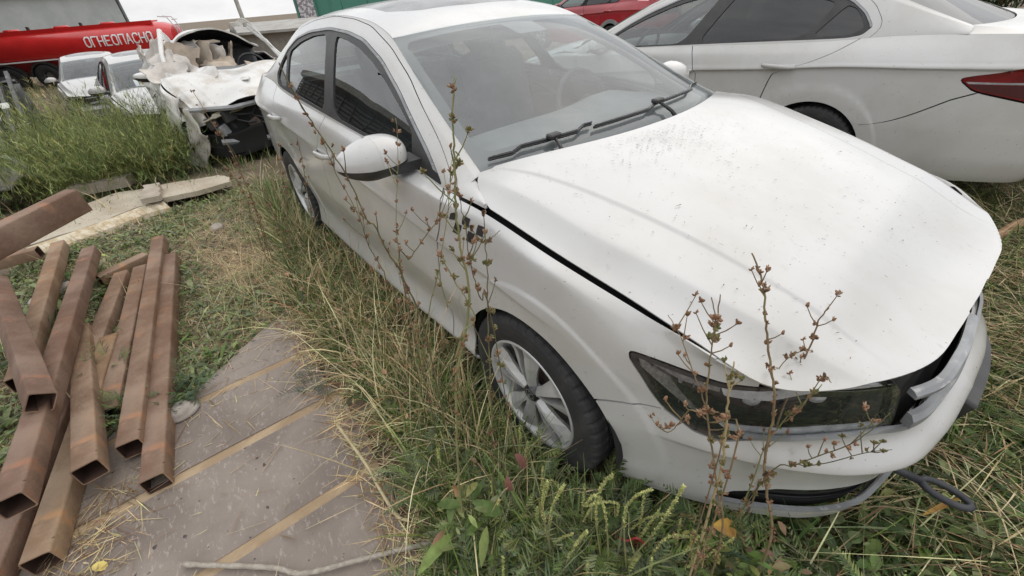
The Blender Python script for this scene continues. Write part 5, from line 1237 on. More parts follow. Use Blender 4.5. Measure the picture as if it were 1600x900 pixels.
# ---- feathery plants (ragweed, milfoil): one mesh per plant part
def feather(base, az, ln, lean, curl, nl, lw, cols, wts, sweep=.9):
    """pinnate fronds -> ribbons for the rib and for the leaflets"""
    n = len(base); V, F, k, C_ = ribbons(base, az, ln, lean, curl, np.full(n,.0022), 6)
    t = np.linspace(.22, .98, nl); i = t*6; i0 = np.minimum(i.astype(int),5); f = (i-i0)[None,:,None]
    Pm = C_[:,i0]*(1-f)+C_[:,i0+1]*f
    out = [(V, F, palette(n, cols, wts)[k])]
    for sgn in (-1,1):
        b = Pm.reshape(-1,3); a = np.repeat(az, nl)+sgn*sweep+RNG.normal(0,.15,n*nl)
        l_ = np.repeat(ln, nl)*.26*np.tile(np.sin(math.pi*(t*.85+.12)), n)*np.exp(RNG.normal(0,.15,n*nl))
        v2, f2, k2, _ = ribbons(b, a, l_, np.abs(RNG.normal(1.1,.25,n*nl)), RNG.normal(.2,.2,n*nl), np.full(n*nl,lw), 2)
        out.append((v2, f2, np.repeat(palette(n, cols, wts), nl, 0)[k2]))
    Vs = []; Fs = []; Ts = []; o = 0
    for v, f_, t_ in out: Vs.append(v); Fs.append(f_+o); Ts.append(t_); o += len(v)
    return np.concatenate(Vs), np.concatenate(Fs), np.concatenate(Ts)
def featherweed(center, r, n, h, label, cols, wts, lw=.006, nl=10, group='feathery ragweed plants before the car'):
    c = np.array(center); rt = empty('ragweed', label, 'weed', tuple(c), (0,0,0), group)
    a = RNG.random(n)*6.283; rr = r*np.sqrt(RNG.random(n)); b = np.stack([rr*np.cos(a), rr*np.sin(a), RNG.random(n)*h*.7], 1)
    V, F, T = feather(b, a+RNG.normal(0,.8,n), np.exp(RNG.normal(math.log(.105),.3,n)), np.abs(RNG.normal(.7,.3,n)), RNG.normal(.6,.4,n), nl, lw, cols, wts)
    obj('foliage', V, F, M_LEAF, rt, True, T)
    return rt
def spike(rt, pts, r0, cols, m):
    """seed spike: stem plus a sleeve of tiny buds"""
    P = crspline(np.linspace(0,1,24), np.linspace(0,1,len(pts)), np.array(pts)); MB().tube(P, np.linspace(.0026,.0012,24), 5).build('stem', m, rt)
    q = P[9:]; n = 230; t = RNG.random(n)*(len(q)-1); i = np.minimum(t.astype(int), len(q)-2); b = q[i]+(q[i+1]-q[i])*(t-i)[:,None]
    V, F, k, _ = ribbons(b, RNG.random(n)*6.28, np.exp(RNG.normal(math.log(.0052),.25,n)), np.abs(RNG.normal(1.0,.4,n)), RNG.normal(.3,.2,n), np.full(n,.0042), 2)
    obj('seed_spike', V, F, M_LEAF, rt, True, palette(n, cols, [1]*len(cols))[k])
M_STEMG = mat('green_stem', (.17,.20,.075), (.26,.23,.11), 14, rough=.6)
M_STEMB = mat('brown_stem', (.17,.115,.06), (.25,.19,.10), 20, rough=.8)
M_STEMD = mat('dark_stem', (.095,.075,.04), (.15,.14,.06), 20, rough=.8)
SPK = [(.48,.49,.17),(.58,.56,.23),(.36,.40,.13)]
SP_A = ((0.381,-1.128,0), [(0.000,0.000,0.000),(-0.004,-0.004,0.157),(-0.017,-0.018,0.411),(-0.013,-0.014,0.503),(-0.006,-0.007,0.553)])
SP_B = ((0.381,-1.128,0), [(0.000,0.000,0.000),(-0.008,-0.009,0.237),(-0.002,-0.002,0.412),(0.009,0.010,0.489),(0.019,0.021,0.538)])
SP_C = ((0.550,-0.993,0), [(0.000,0.000,0.000),(-0.020,-0.009,0.197),(-0.038,-0.017,0.361),(-0.042,-0.019,0.467),(-0.026,-0.012,0.539),(-0.002,-0.001,0.584)])
SP_D = ((0.547,-0.996,0), [(0.000,0.000,0.000),(-0.007,-0.003,0.213),(0.024,0.011,0.409),(0.041,0.018,0.531),(0.048,0.022,0.604),(0.052,0.023,0.643)])
SP_E = ((0.497,-1.031,0), [(-0.000,0.000,-0.000),(-0.016,-0.010,0.164),(-0.037,-0.022,0.369),(-0.042,-0.025,0.490),(-0.030,-0.018,0.567),(-0.017,-0.010,0.606)])
SP_E2 = ((0.497,-1.031,0), [(-0.000,0.000,-0.000),(-0.004,-0.002,0.216),(-0.023,-0.014,0.443),(-0.045,-0.027,0.502),(-0.067,-0.040,0.436)])
SP_G = ((0.675,-0.846,0), [(0.000,0.000,0.000),(-0.035,-0.005,0.158),(-0.054,-0.007,0.243),(-0.058,-0.008,0.310)])
SP_H = ((0.705,-0.811,0), [(0.000,-0.000,0.000),(-0.046,-0.004,0.175),(-0.073,-0.006,0.245),(-0.078,-0.007,0.291)])
SP_I = ((0.428,-1.137,0), [(0.000,0.000,0.000),(0.006,0.005,0.225),(0.027,0.027,0.360),(0.040,0.039,0.414)])
rag = [((.30,-1.12,0),.10,60,.16,'ragweed with upright yellow green seed spikes left of the front tyre shadow',[(0,0,.02),(-.01,.01,.10),(-.02,.02,.19),(-.015,.02,.25)],[(.03,0,.02),(.05,.01,.12),(.07,.03,.19),(.10,.05,.24)]),
       ((.44,-.98,0),.10,60,.16,'ragweed whose seed spike droops over in front of the bumper corner',[(0,0,.02),(0,.02,.15),(.0,.05,.26),(-.02,.02,.30),(-.06,-.02,.27)],[(.0,.02,.02),(.03,.05,.14),(.06,.10,.22),(.10,.14,.26)]),
       ((.56,-.98,0),.10,70,.15,'ragweed with one long slanting seed spike beside the red plastic shard',[(0,0,.02),(.04,.05,.10),(.09,.12,.20),(.13,.19,.30)],[(.02,0,.01),(.0,.04,.13),(.01,.09,.24),(.05,.13,.26)]),
       ((.70,-.92,0),.12,70,.14,'low ragweed right of the red plastic shard under the front bumper',[(0,0,.02),(.05,.02,.09),(.10,.05,.16)],[(-.03,0,.02),(-.02,.03,.12),(.0,.06,.20)]),
       ((.26,-1.34,0),.11,60,.12,'ragweed at the lower frame edge next to the plywood sheet',[(0,0,.02),(.02,.0,.10),(.05,.01,.18)],[(-.03,0,.02),(-.05,.02,.10),(-.06,.03,.17)]),
       ((.86,-.80,0),.12,60,.12,'ragweed at the lower frame edge right of the dry chicory clump',[(0,0,.02),(.02,.03,.10),(.03,.07,.16)],[(.04,0,.02),(.07,.02,.09),(.10,.05,.13)])]
rag += [((x_,y_,0),r_,n_,h_,lab_,[(0,0,.02),(.01,.01,h_*.7),(.03,.02,h_*1.5)],[(.02,0,.02),(-.02,.02,h_*.6),(-.05,.05,h_*1.3)]) for x_,y_,r_,n_,h_,lab_ in [
 (.10,-1.02,.10,70,.20,'leafy ragweed right beside the front tyre, nearest the rim'),(.18,-1.20,.11,80,.19,'leafy ragweed at the foot of the tallest chicory stem'),(.36,-1.30,.12,80,.17,'leafy ragweed at the lower frame edge below the front wheel'),
 (.52,-1.14,.12,80,.18,'leafy ragweed at the lower frame edge below the red shard'),(.62,-1.00,.10,70,.17,'leafy ragweed between the red shard and the dry chicory clump'),(.78,-.98,.10,60,.14,'leafy ragweed at the lower frame edge left of the clump foot'),
 (-.10,-1.24,.10,60,.17,'leafy ragweed among the straw beside the plywood corner'),(1.02,-.62,.12,60,.11,'low ragweed at the lower frame edge under the tow eye')]]
rag += [((x_,y_,0),.11,75,h_,lab_,[(0,0,.02),(.01,.02,h_*.7),(.03,.05,h_*1.35)],[(.03,0,.02),(.0,.03,h_*.6),(-.03,.07,h_*1.2)]) for x_,y_,h_,lab_ in [
 (.50,-.93,.24,'bushy pale ragweed under the bumper corner behind the red shard'),(.36,-1.02,.21,'bushy pale ragweed in front of the gap between tyre and bumper'),(.60,-.90,.22,'bushy pale ragweed before the left end of the lower intake'),(.24,-1.08,.22,'bushy pale ragweed in front of the lower tyre')]]
for c, r, n, h, lab, s1, s2 in rag:
    rt = featherweed(c, r, n, h, lab, [GYGRN,GREEN,YLGRN,(.15,.19,.10)], [4,3,1.2,3])
    spike(rt, s1, .004, SPK, M_STEMG); spike(rt, s2, .004, SPK, M_STEMG)
for grp_, lab in (((SP_A,SP_B),'ragweed with two pale upright seed spikes below the front tyre'),((SP_C,SP_D),'ragweed with one arching and one long slanting seed spike by the red shard'),((SP_E,SP_E2),'ragweed whose seed spikes bend over below the bumper corner'),((SP_G,SP_H),'ragweed with short pale seed spikes at the foot of the chicory clump'),((SP_I,),'ragweed with one short slanting seed spike at the lower frame edge')):
    b0 = np.array(grp_[0][0]); rt = featherweed(b0, .08, 36, .12, lab, [GYGRN,GREEN,(.17,.21,.11)], [4,2,3])
    for bb, pts in grp_: spike(rt, [np.array(p)+np.array(bb)-b0 for p in pts], .004, SPK, M_STEMG)
featherweed((.40,-.90,.16), .05, 16, .14, 'dark vetch with rows of small leaflets against the front tyre', [DKGRN,GREEN], [3,1], .006, 12, 'vetch sprigs by the bumper')
featherweed((.62,-.80,.16), .05, 10, .16, 'dark vetch with rows of small leaflets before the bumper side', [DKGRN,(.06,.10,.06)], [3,1], .006, 12, 'vetch sprigs by the bumper')
featherweed((-1.30,-1.95,0), .075, 46, .06, 'small round tuft of grey green weed beside the right steel tube', [(.10,.15,.08),DKGRN], [2,1], .006, 9, 'tufts on the plywood')
featherweed((-.92,-1.46,.01), .03, 14, .03, 'tiny grey green seedling growing on the plywood sheet', [(.10,.13,.08)], [1], .004, 8, 'tufts on the plywood')
featherweed((-1.35,-2.12,0), .06, 30, .10, 'thin green weed growing up between the steel tubes', [(.14,.18,.09),GREEN], [2,1], .005, 9, 'weeds between the tubes')
featherweed((-2.30,-2.62,0), .14, 60, .10, 'green weed growing through the left of the tube heap', [(.12,.17,.08),GREEN], [2,1], .006, 9, 'weeds between the tubes')
featherweed((-1.72,-2.22,0), .06, 24, .10, 'green sprig between the middle steel tubes', [(.13,.19,.09),GREEN], [2,1], .005, 9, 'weeds between the tubes')

# ---- big feathery bushes
def bush(c, r, h, n, label):
    z = float(terrain(c[0], c[1])); rt = empty('feathery_bush', label, 'bush', (c[0], c[1], z), (0,0,0), 'feathery green bushes at the left')
    a = RNG.random(n)*6.283; rr = r*.45*np.sqrt(RNG.random(n)); b = np.stack([rr*np.cos(a), rr*np.sin(a), RNG.random(n)*h*.25], 1)
    le = RNG.random(n)**.8*1.15; L_ = h*RNG.uniform(.55,1.12,n); cu = RNG.normal(.65,.4,n)
    V, F, k, C_ = ribbons(b, a+RNG.normal(0,.5,n), L_, le, cu, np.full(n,.006), 6)
    cols = [(.27,.31,.10),(.19,.24,.075),(.38,.38,.14),(.12,.16,.05)]
    T = palette(n, cols, [4,3,2,2]); obj('stems', V, F, M_GRASS, rt, True, T[k])
    nl = 26; t = RNG.uniform(.18,1,(n,nl)); i = np.minimum((t*6).astype(int),5); f = (t*6-i)[...,None]; ii = np.arange(n)[:,None]
    P = (C_[ii,i]*(1-f)+C_[ii,i+1]*f).reshape(-1,3); m_ = len(P)
    keep = RNG.random(m_) < (.5+.5*np.sin(P[:,0]*14+P[:,2]*9)*np.sin(P[:,1]*13+2)); P = P[keep]; m_ = len(P)
    src = np.repeat(np.arange(n), nl)[keep]
    V, F, k, _ = ribbons(P, RNG.random(m_)*6.283, np.exp(RNG.normal(math.log(.075),.4,m_)), np.abs(RNG.normal(.75,.35,m_)), RNG.normal(.4,.3,m_), np.full(m_,.0075), 2)
    obj('foliage', V, F, M_GRASS, rt, True, (T[src]*np.exp(RNG.normal(0,.18,(m_,1))))[k])
for c, r, h, n, lab in [((-5.75,-2.45),.66,.72,560,'front left feathery green bush behind the large board'),((-5.70,-1.78),.58,.72,560,'front right feathery green bush beside the wrecked car'),
    ((-6.7,-2.95),.74,.95,560,'feathery green bush against the dark rack'),((-6.9,-2.25),.78,.98,600,'tallest feathery green bush in the middle of the row'),
    ((-7.3,-1.75),.62,.90,460,'back right feathery bush before the white cars'),((-8.6,-2.7),.7,.92,380,'rear feathery bush before the farther white car')]:
    bush(c, r, h, n, lab)
# far hedge-like shrubs at the upper right and behind
def shrub(c, r, h, label, n=2600, lw=.05):
    rt = empty('shrub', label, 'shrub', (c[0], c[1], float(terrain(c[0], c[1]))), (0,0,0), 'dark shrubs beyond the cars')
    b = MB()
    for k in range(9):
        a = RNG.random()*6.28; b.tube([(0,0,0),(.3*r*math.cos(a),.3*r*math.sin(a),.5*h),(.7*r*math.cos(a),.7*r*math.sin(a),.9*h)], [.04,.025,.01], 5)
    b.build('branches', M_STEMB, rt)
    d = RNG.normal(0,1,(n,3)); d /= np.linalg.norm(d,axis=1,keepdims=True); q = RNG.random(n)**.4
    lump = .75+.25*np.sin(4*d[:,0]+2)*np.sin(5*d[:,1])*np.cos(3*d[:,2]); P = d*(q*lump)[:,None]*np.array([r,r,h*.5])+np.array([0,0,h*.5]); P[:,2] = np.maximum(P[:,2],.02)
    V, F, k, _ = ribbons(P, RNG.random(n)*6.28, np.exp(RNG.normal(math.log(.16),.3,n)), np.abs(RNG.normal(.9,.4,n)), RNG.normal(.3,.3,n), np.full(n,lw), 2)
    obj('foliage', V, F, M_LEAF, rt, True, palette(n, [(.05,.085,.03),(.08,.12,.04),(.035,.06,.02)], [2,1,2])[k])
shrub((-1.3,13.5),1.5,1.6,'dark shrub at the upper right corner beyond the second sedan'); shrub((1.2,14.5),1.7,1.7,'dark shrub standing right of the corner shrub beyond the second sedan')

# ---- dry chicory stalks with seed heads, each one plant
_hm = {}
def head_mesh(kind, var=0):
    if (kind, var) in _hm: return _hm[(kind, var)]
    r = np.random.default_rng(5+kind*7+var*31); n = int(r.integers(5, 12)); bV = []; bF = []; T = []
    cols = [[(.36,.20,.115),(.26,.14,.075),(.43,.29,.18)],[(.22,.21,.08),(.15,.16,.055),(.30,.22,.10)],[(.21,.12,.065),(.145,.085,.045),(.31,.19,.11)]][kind]
    for k in range(n):
        a = r.random()*6.28; e = r.normal(.75,.45); d = np.array([math.cos(a)*math.cos(e), math.sin(a)*math.cos(e), math.sin(e)]); s = np.cross(d,[.3,.2,.9]); s /= np.linalg.norm(s); u = np.cross(s,d)
        l_ = r.uniform(.005,.0115); w_ = r.uniform(.0016,.0036); o = len(bV); off = np.array([0,0,r.uniform(-.004,.006)])
        for q, ww in ((0,.55),(.45,1),(.8,.8),(1,.2)):
            for g in (0,1.57,3.14,4.71): bV.append(off+d*l_*q+(s*math.cos(g)+u*math.sin(g))*w_*ww+np.array([0,0,.0016*q*q]))
        bF += [(o+4*i+j, o+4*i+(j+1) % 4, o+4*i+4+(j+1) % 4, o+4*i+4+j) for i in (0,1,2) for j in range(4)]; T += [cols[r.integers(3)]]*16
    _hm[(kind, var)] = mesh_data('seed_head', bV, bF, M_LEAF, False, np.array(T)); return _hm[(kind, var)]
STALKS = {
 'S1': [(0.136,-1.29,0),(0.142,-1.27,0.233),(0.147,-1.254,0.426),(0.153,-1.232,0.596),(0.159,-1.211,0.76),(0.168,-1.182,0.865),(0.176,-1.155,0.958),(0.178,-1.149,1.034),(0.176,-1.153,1.078),(0.177,-1.152,1.131),(0.177,-1.15,1.168),(0.179,-1.146,1.213),(0.18,-1.14,1.255),(0.181,-1.136,1.289),(0.182,-1.133,1.322),(0.184,-1.128,1.348),(0.186,-1.122,1.373)],
 'S2': [(-0.225,-1.199,0.295),(-0.192,-1.095,0.689),(-0.179,-1.054,0.797),(-0.171,-1.03,0.868),(-0.165,-1.011,0.933),(-0.159,-0.992,0.994),(-0.153,-0.976,1.057),(-0.149,-0.961,1.136)],
 'S3': [(-0.176,-1.145,0.107),(-0.17,-1.127,0.648),(-0.176,-1.144,0.82),(-0.178,-1.151,0.882),(-0.183,-1.167,0.941),(-0.186,-1.175,0.986),(-0.187,-1.181,1.024),(-0.191,-1.192,1.039),(-0.193,-1.198,1.082),(-0.195,-1.203,1.131),(-0.198,-1.214,1.185),(-0.202,-1.227,1.23),(-0.206,-1.239,1.271),(-0.21,-1.25,1.311),(-0.212,-1.257,1.35),(-0.213,-1.262,1.389)],
 'S4': [(-0.304,-1.151,0.254),(-0.3,-1.14,0.679),(-0.305,-1.155,0.767),(-0.305,-1.156,0.818),(-0.308,-1.163,0.854),(-0.31,-1.169,0.888),(-0.312,-1.175,0.918),(-0.312,-1.175,0.982),(-0.314,-1.182,1.045),(-0.317,-1.191,1.091),(-0.319,-1.198,1.138),(-0.32,-1.201,1.179),(-0.32,-1.202,1.217)],
 'S5': [(-0.26,-1.114,0.149),(-0.261,-1.114,0.636),(-0.262,-1.118,0.787),(-0.262,-1.117,0.832),(-0.26,-1.111,0.885),(-0.259,-1.108,0.925),(-0.256,-1.099,0.982),(-0.251,-1.085,1.044),(-0.246,-1.069,1.102),(-0.243,-1.059,1.142),(-0.24,-1.049,1.196),(-0.238,-1.042,1.24)],
 'S6': [(0.175,-1.159,0.419),(0.18,-1.141,0.629),(0.183,-1.13,0.802),(0.185,-1.123,0.889),(0.187,-1.116,0.965),(0.189,-1.111,1.023),(0.19,-1.107,1.088),(0.19,-1.107,1.105)],
 'S6b': [(0.137,-1.076,1.053),(0.141,-1.06,1.065),(0.147,-1.04,1.077)],
 'S7': [(0.19,-1.212,0.864),(0.196,-1.191,0.925),(0.205,-1.163,0.947),(0.202,-1.171,0.998),(0.198,-1.186,1.047),(0.195,-1.195,1.078),(0.193,-1.201,1.107)],
 'S7b': [(0.162,-1.097,0.882),(0.157,-1.113,0.942),(0.155,-1.121,0.994),(0.153,-1.125,1.049),(0.154,-1.123,1.112),(0.153,-1.125,1.151),(0.153,-1.127,1.188),(0.153,-1.126,1.223),(0.153,-1.127,1.256)],
 'S8': [(-0.178,-1.151,0.866),(-0.168,-1.121,0.907),(-0.16,-1.096,0.934),(-0.15,-1.064,0.969),(-0.143,-1.04,0.99),(-0.133,-1.009,1.012),(-0.127,-0.991,1.036)],
 'S9': [(0.109,-1.169,0.928),(0.108,-1.174,0.997),(0.106,-1.18,1.022)],
 'F1': [(0.748,-0.743,0.343),(0.699,-0.741,0.474),(0.674,-0.739,0.547),(0.658,-0.738,0.627),(0.647,-0.737,0.704),(0.63,-0.736,0.77),(0.609,-0.735,0.818),(0.59,-0.734,0.865),(0.572,-0.733,0.912),(0.557,-0.732,0.958),(0.544,-0.731,0.988),(0.528,-0.73,1.016),(0.509,-0.729,1.042)],
 'F2': [(0.657,-0.618,0.422),(0.642,-0.617,0.568),(0.637,-0.617,0.681),(0.635,-0.616,0.753),(0.635,-0.616,0.811),(0.632,-0.616,0.854),(0.629,-0.616,0.887),(0.632,-0.616,0.905),(0.634,-0.616,0.922)],
 'F3': [(0.677,-0.876,0.42),(0.631,-0.876,0.571),(0.596,-0.877,0.673),(0.565,-0.877,0.767),(0.553,-0.877,0.832),(0.546,-0.877,0.888),(0.541,-0.877,0.929),(0.537,-0.877,0.982),(0.532,-0.877,1.035)],
 'F3b': [(0.572,-0.967,1.018),(0.569,-0.967,1.054),(0.555,-0.967,1.089)],
 'F4': [(0.637,-0.906,0.616),(0.621,-0.906,0.752),(0.607,-0.906,0.833),(0.598,-0.907,0.893),(0.593,-0.907,0.944)],
 'F5': [(0.649,-0.936,0.793),(0.597,-0.937,0.813),(0.559,-0.937,0.813),(0.545,-0.937,0.761),(0.523,-0.937,0.706),(0.477,-0.937,0.719)],
 'F6': [(0.685,-0.74,0.523),(0.717,-0.742,0.609),(0.744,-0.743,0.68),(0.768,-0.745,0.739),(0.781,-0.745,0.788),(0.788,-0.746,0.832),(0.791,-0.746,0.861)],
 'F7': [(0.671,-0.619,0.412),(0.731,-0.622,0.495),(0.765,-0.624,0.556),(0.793,-0.626,0.619),(0.813,-0.627,0.656),(0.829,-0.628,0.68)],
 'F8': [(0.61,-0.876,0.71),(0.566,-0.877,0.768),(0.535,-0.877,0.817),(0.495,-0.877,0.884),(0.467,-0.877,0.924),(0.447,-0.877,0.941)],
 'F9': [(0.667,-0.678,0.25),(0.655,-0.678,0.427),(0.649,-0.677,0.532),(0.661,-0.678,0.665),(0.678,-0.679,0.736),(0.689,-0.68,0.794)],
 'F10': [(0.603,-0.675,0.719),(0.617,-0.675,0.809),(0.642,-0.677,0.856)],
 'F11': [(0.665,-0.708,0.674),(0.679,-0.709,0.732),(0.687,-0.71,0.834),(0.702,-0.711,0.833)],
 'L1': [(-2.316,-1.3,0.079),(-2.313,-1.255,0.406),(-2.313,-1.243,0.579),(-2.312,-1.239,0.723),(-2.313,-1.243,0.841),(-2.314,-1.27,0.976),(-2.315,-1.279,1.064),(-2.315,-1.289,1.149)],
 'L2': [(-2.286,-1.3,-0.015),(-2.283,-1.255,0.37),(-2.283,-1.244,0.545),(-2.283,-1.247,0.672),(-2.283,-1.252,0.773)],
 'L3': [(-2.249,-1.186,-0.163),(-2.249,-1.18,0.159),(-2.249,-1.172,0.398),(-2.249,-1.179,0.534),(-2.249,-1.182,0.641)],
 'L4': [(-2.209,-1.003,-0.005),(-2.207,-0.966,0.241),(-2.205,-0.931,0.468),(-2.202,-0.892,0.675),(-2.202,-0.881,0.775),(-2.201,-0.863,0.87)],
 'L5': [(-2.191,-1.214,-0.011),(-2.186,-1.136,0.264),(-2.182,-1.061,0.515),(-2.18,-1.025,0.675),(-2.178,-0.985,0.824)],
 'L6': [(-2.295,-0.937,-0.187),(-2.289,-0.838,0.268),(-2.285,-0.753,0.39),(-2.281,-0.683,0.512),(-2.279,-0.655,0.641)],
 'L7': [(-2.286,-1.298,0.361),(-2.285,-1.276,0.511),(-2.285,-1.28,0.619),(-2.286,-1.309,0.72)],
}
DESC = {
'S1':('tall chicory stalk with a thick green stem, reaching highest before the windshield',.0042,M_STEMG,(1,0)),'S2':('thin green chicory stalk passing left of the checkered decal',.0026,M_STEMG,(0,1)),
'S3':('long dark chicory stalk slanting from the sill to the rear side window',.0034,M_STEMD,(0,2)),'S4':('thin slanting chicory stalk just left of the longest dark one',.0022,M_STEMD,(0,2)),
'S5':('thin upright chicory stalk crossing the side mirror',.0020,M_STEMG,(0,0)),'S6':('upright chicory stalk rising in front of the front wheel arch',.0028,M_STEMD,(2,1)),
'S7b':('thin dry chicory stalk arching right of the tallest one',.0018,M_STEMD,(0,1)),'S8':('chicory branch rising to the right, toward the checkered decal',.0024,M_STEMD,(0,0)),
'F1':('tallest dry chicory stalk before the headlight, with many brown seed heads',.0042,M_STEMB,(0,2)),'F2':('dry chicory stalk leaning right before the headlight and hood edge',.0034,M_STEMB,(0,2)),
'F3':('slender chicory stalk at the left of the front clump, before the headlight corner',.0030,M_STEMB,(0,1)),'F4':('short bare straw coloured stalk in the front clump',.0036,mat('straw_stem',(.42,.34,.18),(.34,.26,.13),20,rough=.8),(1,)),
'F5':('chicory stalk bending left in front of the bumper side',.0022,M_STEMB,(0,0)),'F6':('thin chicory stem arching right up to the headlight end',.0018,M_STEMD,(0,1)),'F7':('thin chicory stem arching right across the white bumper',.0018,M_STEMD,(1,1)),
'F8':('thin stalk leaning left across the headlight toward the fender',.0020,M_STEMB,(0,0)),'F9':('green chicory stalk inside the front clump',.0028,M_STEMG,(0,1)),
'L1':('long dry stalk leaning left in front of the wrecked car',.0040,M_STEMB,(0,0)),'L2':('dry stalk leaning left beside the long one near the wreck',.0036,M_STEMB,(0,0)),'L3':('pinkish dry stalk behind the rear wheel',.0036,M_STEMB,(0,0)),
'L4':('dry stalk standing before the rear wheel arch',.0034,M_STEMB,(0,0)),'L5':('upright dry stalk before the rear door edge',.0034,M_STEMB,(0,0)),'L6':('thin dry stalk before the rear door handle',.0024,M_STEMD,(0,0)),'L7':('low dry stalk leaning left near the board end',.0034,M_STEMB,(0,0))}
BR = {'S1':['S7','S9'],'S6':['S6b'],'F3':['F3b'],'F2':['F10','F11']}
def chicory(key, lab, r, m, kinds):
    pts = np.array(STALKS[key]); base = pts[0].copy()
    rt = empty('chicory_stalk', lab, 'dry weed', tuple(base), (0,0,0), 'dry chicory stalks')
    rg = np.random.default_rng(abs(hash(key)) % 999 if False else sum(map(ord, key))*7)
    def line(pts, r0, r1, root_down=True):
        if root_down and pts[0][2] > .01: 
            d = (pts[0]-pts[1])*[1,1,0]; d = d/(np.linalg.norm(d)+1e-9)*min(.03,.25*pts[0][2]); pts = np.concatenate([[[pts[0][0]+d[0], pts[0][1]+d[1], 0]], pts])
        t = np.linspace(0,1,len(pts)); n = max(16, len(pts)*4); P = crspline(np.linspace(0,1,n), t, pts)+np.stack([rg.normal(0,.0006,n)]*3,1)*[[1,1,.3]]
        MB().tube(P-base, np.linspace(r0, r1, n), 6).build('stem', m, rt, True); return P
    r *= .82; P = line(pts, r, r*.40)
    far = key[0] == 'L'
    def heads(P, i0, spread=1.0, n=None):
        cum = np.concatenate([[0], np.cumsum(np.linalg.norm(np.diff(P,axis=0),axis=1))]); L_ = cum[-1]; step = (.052 if not far else .075)*spread
        s = i0*L_
        while s < L_:
            p = np.array([np.interp(s, cum, P[:,k]) for k in range(3)])
            for _ in range(1 if rg.random() < .45 else (2 if rg.random() < .7 else 4)):
                sc_ = rg.uniform(.5,1.0)*(1.5 if far else 1.0); k = kinds[rg.integers(len(kinds))]
                M = Matrix.Translation(Vector(p-base+rg.normal(0,.0035,3)*(2 if far else 1))) @ Matrix.Rotation(rg.random()*6.28,4,'Z') @ Matrix.Rotation(rg.normal(0,.6),4,'X') @ Matrix.Scale(sc_,4)
                inst('seed_head', head_mesh(k, int(rg.integers(6))), rt, M)
            s += step*rg.uniform(.45,1.5)
    heads(P, .42 if key[0] == 'S' else (.30 if key[0] == 'F' else .2), .75 if key in ('F1','F2') else 1.0)
    for bk in BR.get(key, []):
        Q = line(np.array(STALKS[bk]), r*.45, r*.3, False); heads(Q, .1, .8)
    # a few short side twigs
    for _ in range(5 if key[0] in 'SF' else 3):
        i = rg.integers(len(P)//3, len(P)-3); a = rg.random()*6.28; l_ = rg.uniform(.02,.07); e = np.array([math.cos(a)*.7, math.sin(a)*.7, .9])*l_
        q = np.array([P[i], P[i]+e*.55, P[i]+e+[0,0,.006]]); MB().tube(q-base, [.0013,.0011,.0008], 5).build('twig', m, rt)
        inst('seed_head', head_mesh(kinds[0], int(rg.integers(6))), rt, Matrix.Translation(Vector(q[-1]-base)) @ Matrix.Scale(rg.uniform(.6,.9),4))
    return rt
for key, (lab, r, m, kinds) in DESC.items(): chicory(key, lab, r, m, kinds)

CL = [(.55,-.88),(.66,-.92),(.80,-.80),(.84,-.66),(.74,-.62),(.58,-.76)]
leaf_cloud('clump_leaves', 150, CL, [GREEN,YLGRN,BROWN,(.30,.17,.10),(.36,.26,.09)], [5,3,2,1,1], .038, .36, .5, None, (), (.02,.24))
leaf_cloud('clump_leaves', 40, [(.08,-1.34),(.20,-1.34),(.24,-1.18),(.10,-1.18)], [GREEN,YLGRN,GYGRN,RUSTY], [5,2,3,1], .055, .28, .5, None, (), (.02,.26))
for x_,y_,z_,lab_ in ((.70,-.80,.0,'leafy weed at the foot of the tallest dry stalk by the bumper'),(.60,-.86,.0,'leafy weed at the foot of the slender stalks by the bumper corner')):
    featherweed((x_,y_,z_), .08, 60, .22, lab_, [GREEN,GYGRN,(.20,.17,.07)], [4,3,1], .007, 9)
# ---- single large leaves
def leaf_mesh(L_, W_, fold=.25, curl=.3, wav=.06, n=9):
    V = []; 
    for i in range(n):
        s = i/(n-1); w_ = W_*math.sin(math.pi*min(1,s*.92+.04))**.8*(1+.10*math.sin(9*s*3))
        for q in (-1,-.5,0,.5,1): V.append((L_*s*math.cos(curl*s), q*w_/2, -L_*.5*curl*s*s+abs(q)*fold*w_/2+wav*L_*math.sin(7*s+2*q)*.25))
    return V, [(i*5+j, i*5+j+1, i*5+5+j+1, i*5+5+j) for i in range(n-1) for j in range(4)]
def leaf(loc, rot, L_, W_, m, lab, curl=.3, grp='large single leaves'):
    V, F = leaf_mesh(L_, W_, .3, curl); o = tag(obj('leaf', V, F, m, None, True, None, loc), lab, 'leaf', grp); o.rotation_euler = rot; return o
M_LG = mat('green_leaf', (.085,.145,.035), (.15,.21,.06), 40, rough=.72, trans=.25); M_LY = mat('yellow_leaf', (.55,.33,.05), (.36,.19,.06), 22, rough=.6, trans=.2)
M_LB = mat('brown_leaf', (.30,.15,.07), (.40,.24,.12), 25, rough=.8, trans=.1); M_LR = mat('reddish_leaf', (.30,.13,.11), (.22,.10,.07), 25, rough=.7, trans=.15)
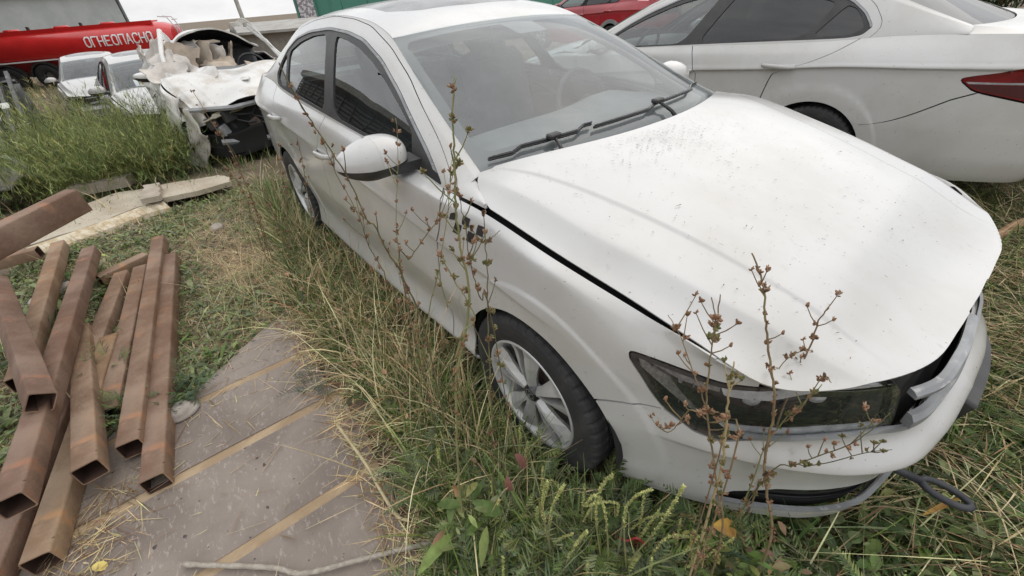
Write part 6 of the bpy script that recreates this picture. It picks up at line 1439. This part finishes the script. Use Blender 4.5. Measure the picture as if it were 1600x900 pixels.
for loc, rot, L_, W_, m, lab, cu in [
 ((.155,-1.235,.27),(.5,.25,.55),.105,.038,M_LG,'broad green leaf on the right of the tallest chicory stem',.5), ((.15,-1.25,.20),(.2,.9,-1.0),.12,.04,M_LG,'green leaf hanging down with a browned edge by the tallest chicory stem',.6),
 ((.14,-1.27,.26),(.0,.3,3.6),.11,.035,M_LG,'pale green leaf pointing left from the tallest chicory stem',.4), ((.12,-1.26,.33),(.3,.9,2.6),.10,.03,M_LB,'brown folded leaf hanging left of the tallest chicory stem',.8),
 ((.64,-.80,.30),(.3,.35,.9),.10,.045,M_LY,'yellow leaf in front of the white bumper',.5), ((.60,-.82,.28),(.2,.4,2.5),.08,.04,M_LB,'curled brown leaf left of the yellow one before the bumper',.8),
 ((.62,-.86,.12),(.1,.3,2.9),.13,.055,M_LG,'large green leaf low under the bumper corner',.6), ((.72,-.84,.13),(.1,.5,1.2),.12,.05,M_LG,'green leaf at the foot of the dry chicory clump',.7),
 ((.20,-1.10,.42),(.5,1.1,.8),.09,.028,M_LR,'dull red leaf hanging before the front wheel rim',.4), ((.19,-1.13,.33),(.3,1.2,-.4),.08,.022,M_LR,'withered red leaf lower down before the front wheel rim',.5),
 ((1.12,-.20,.05),(.2,.1,2.7),.09,.022,M_LB,'dry brown leaf in the grass below the tow eye',.4), ((-.62,-2.26,.03),(.0,.1,.9),.05,.032,mat('yellow_scrap',(.62,.50,.14),(.5,.38,.12),30,rough=.8),'small yellow leaf on soil beside the lowest tube',.5),
 ((1.0,-.22,.13),(.2,-.5,1.1),.12,.014,M_LY,'long yellowed grass leaf curling up before the bumper lip',-.6), ((1.32,.42,.09),(.1,.0,.55),.40,.013,mat('straw_leaf',(.52,.40,.22),(.42,.30,.15),20,rough=.8),'long flat straw leaf lying at the right edge above the tow eye',.2)]:
    leaf(loc, rot, L_, W_, m, lab, cu)
# debris fallen on the hood
n = 900; px_ = RNG.uniform(-.28,.70,n); py_ = RNG.normal(-.12,.42,n)
k = RNG.random(n) < .6; px_[k] = RNG.normal(-.10,.085,k.sum()); py_[k] = RNG.normal(-.14,.15,k.sum())
g_ = (np.abs(py_) < yedge(px_)-.05) & (px_ > -.205-.18*(np.abs(py_)/.735)**2.2+.05); px_, py_ = px_[g_], py_[g_]; n = len(px_)
b = hood(px_, py_)+np.array([0,0,.003]); V, F, k, _ = ribbons(b, RNG.random(n)*6.28, np.exp(RNG.normal(math.log(.0055),.5,n)), np.full(n,1.5), RNG.normal(0,.2,n), np.exp(RNG.normal(math.log(.0022),.35,n)), 2)
hd_ = stuff(obj('plant_debris', V, F, M_LEAF, car, False, palette(n, [(.10,.06,.035),(.20,.11,.05),(.05,.035,.025)], [2,1,2])[k]))
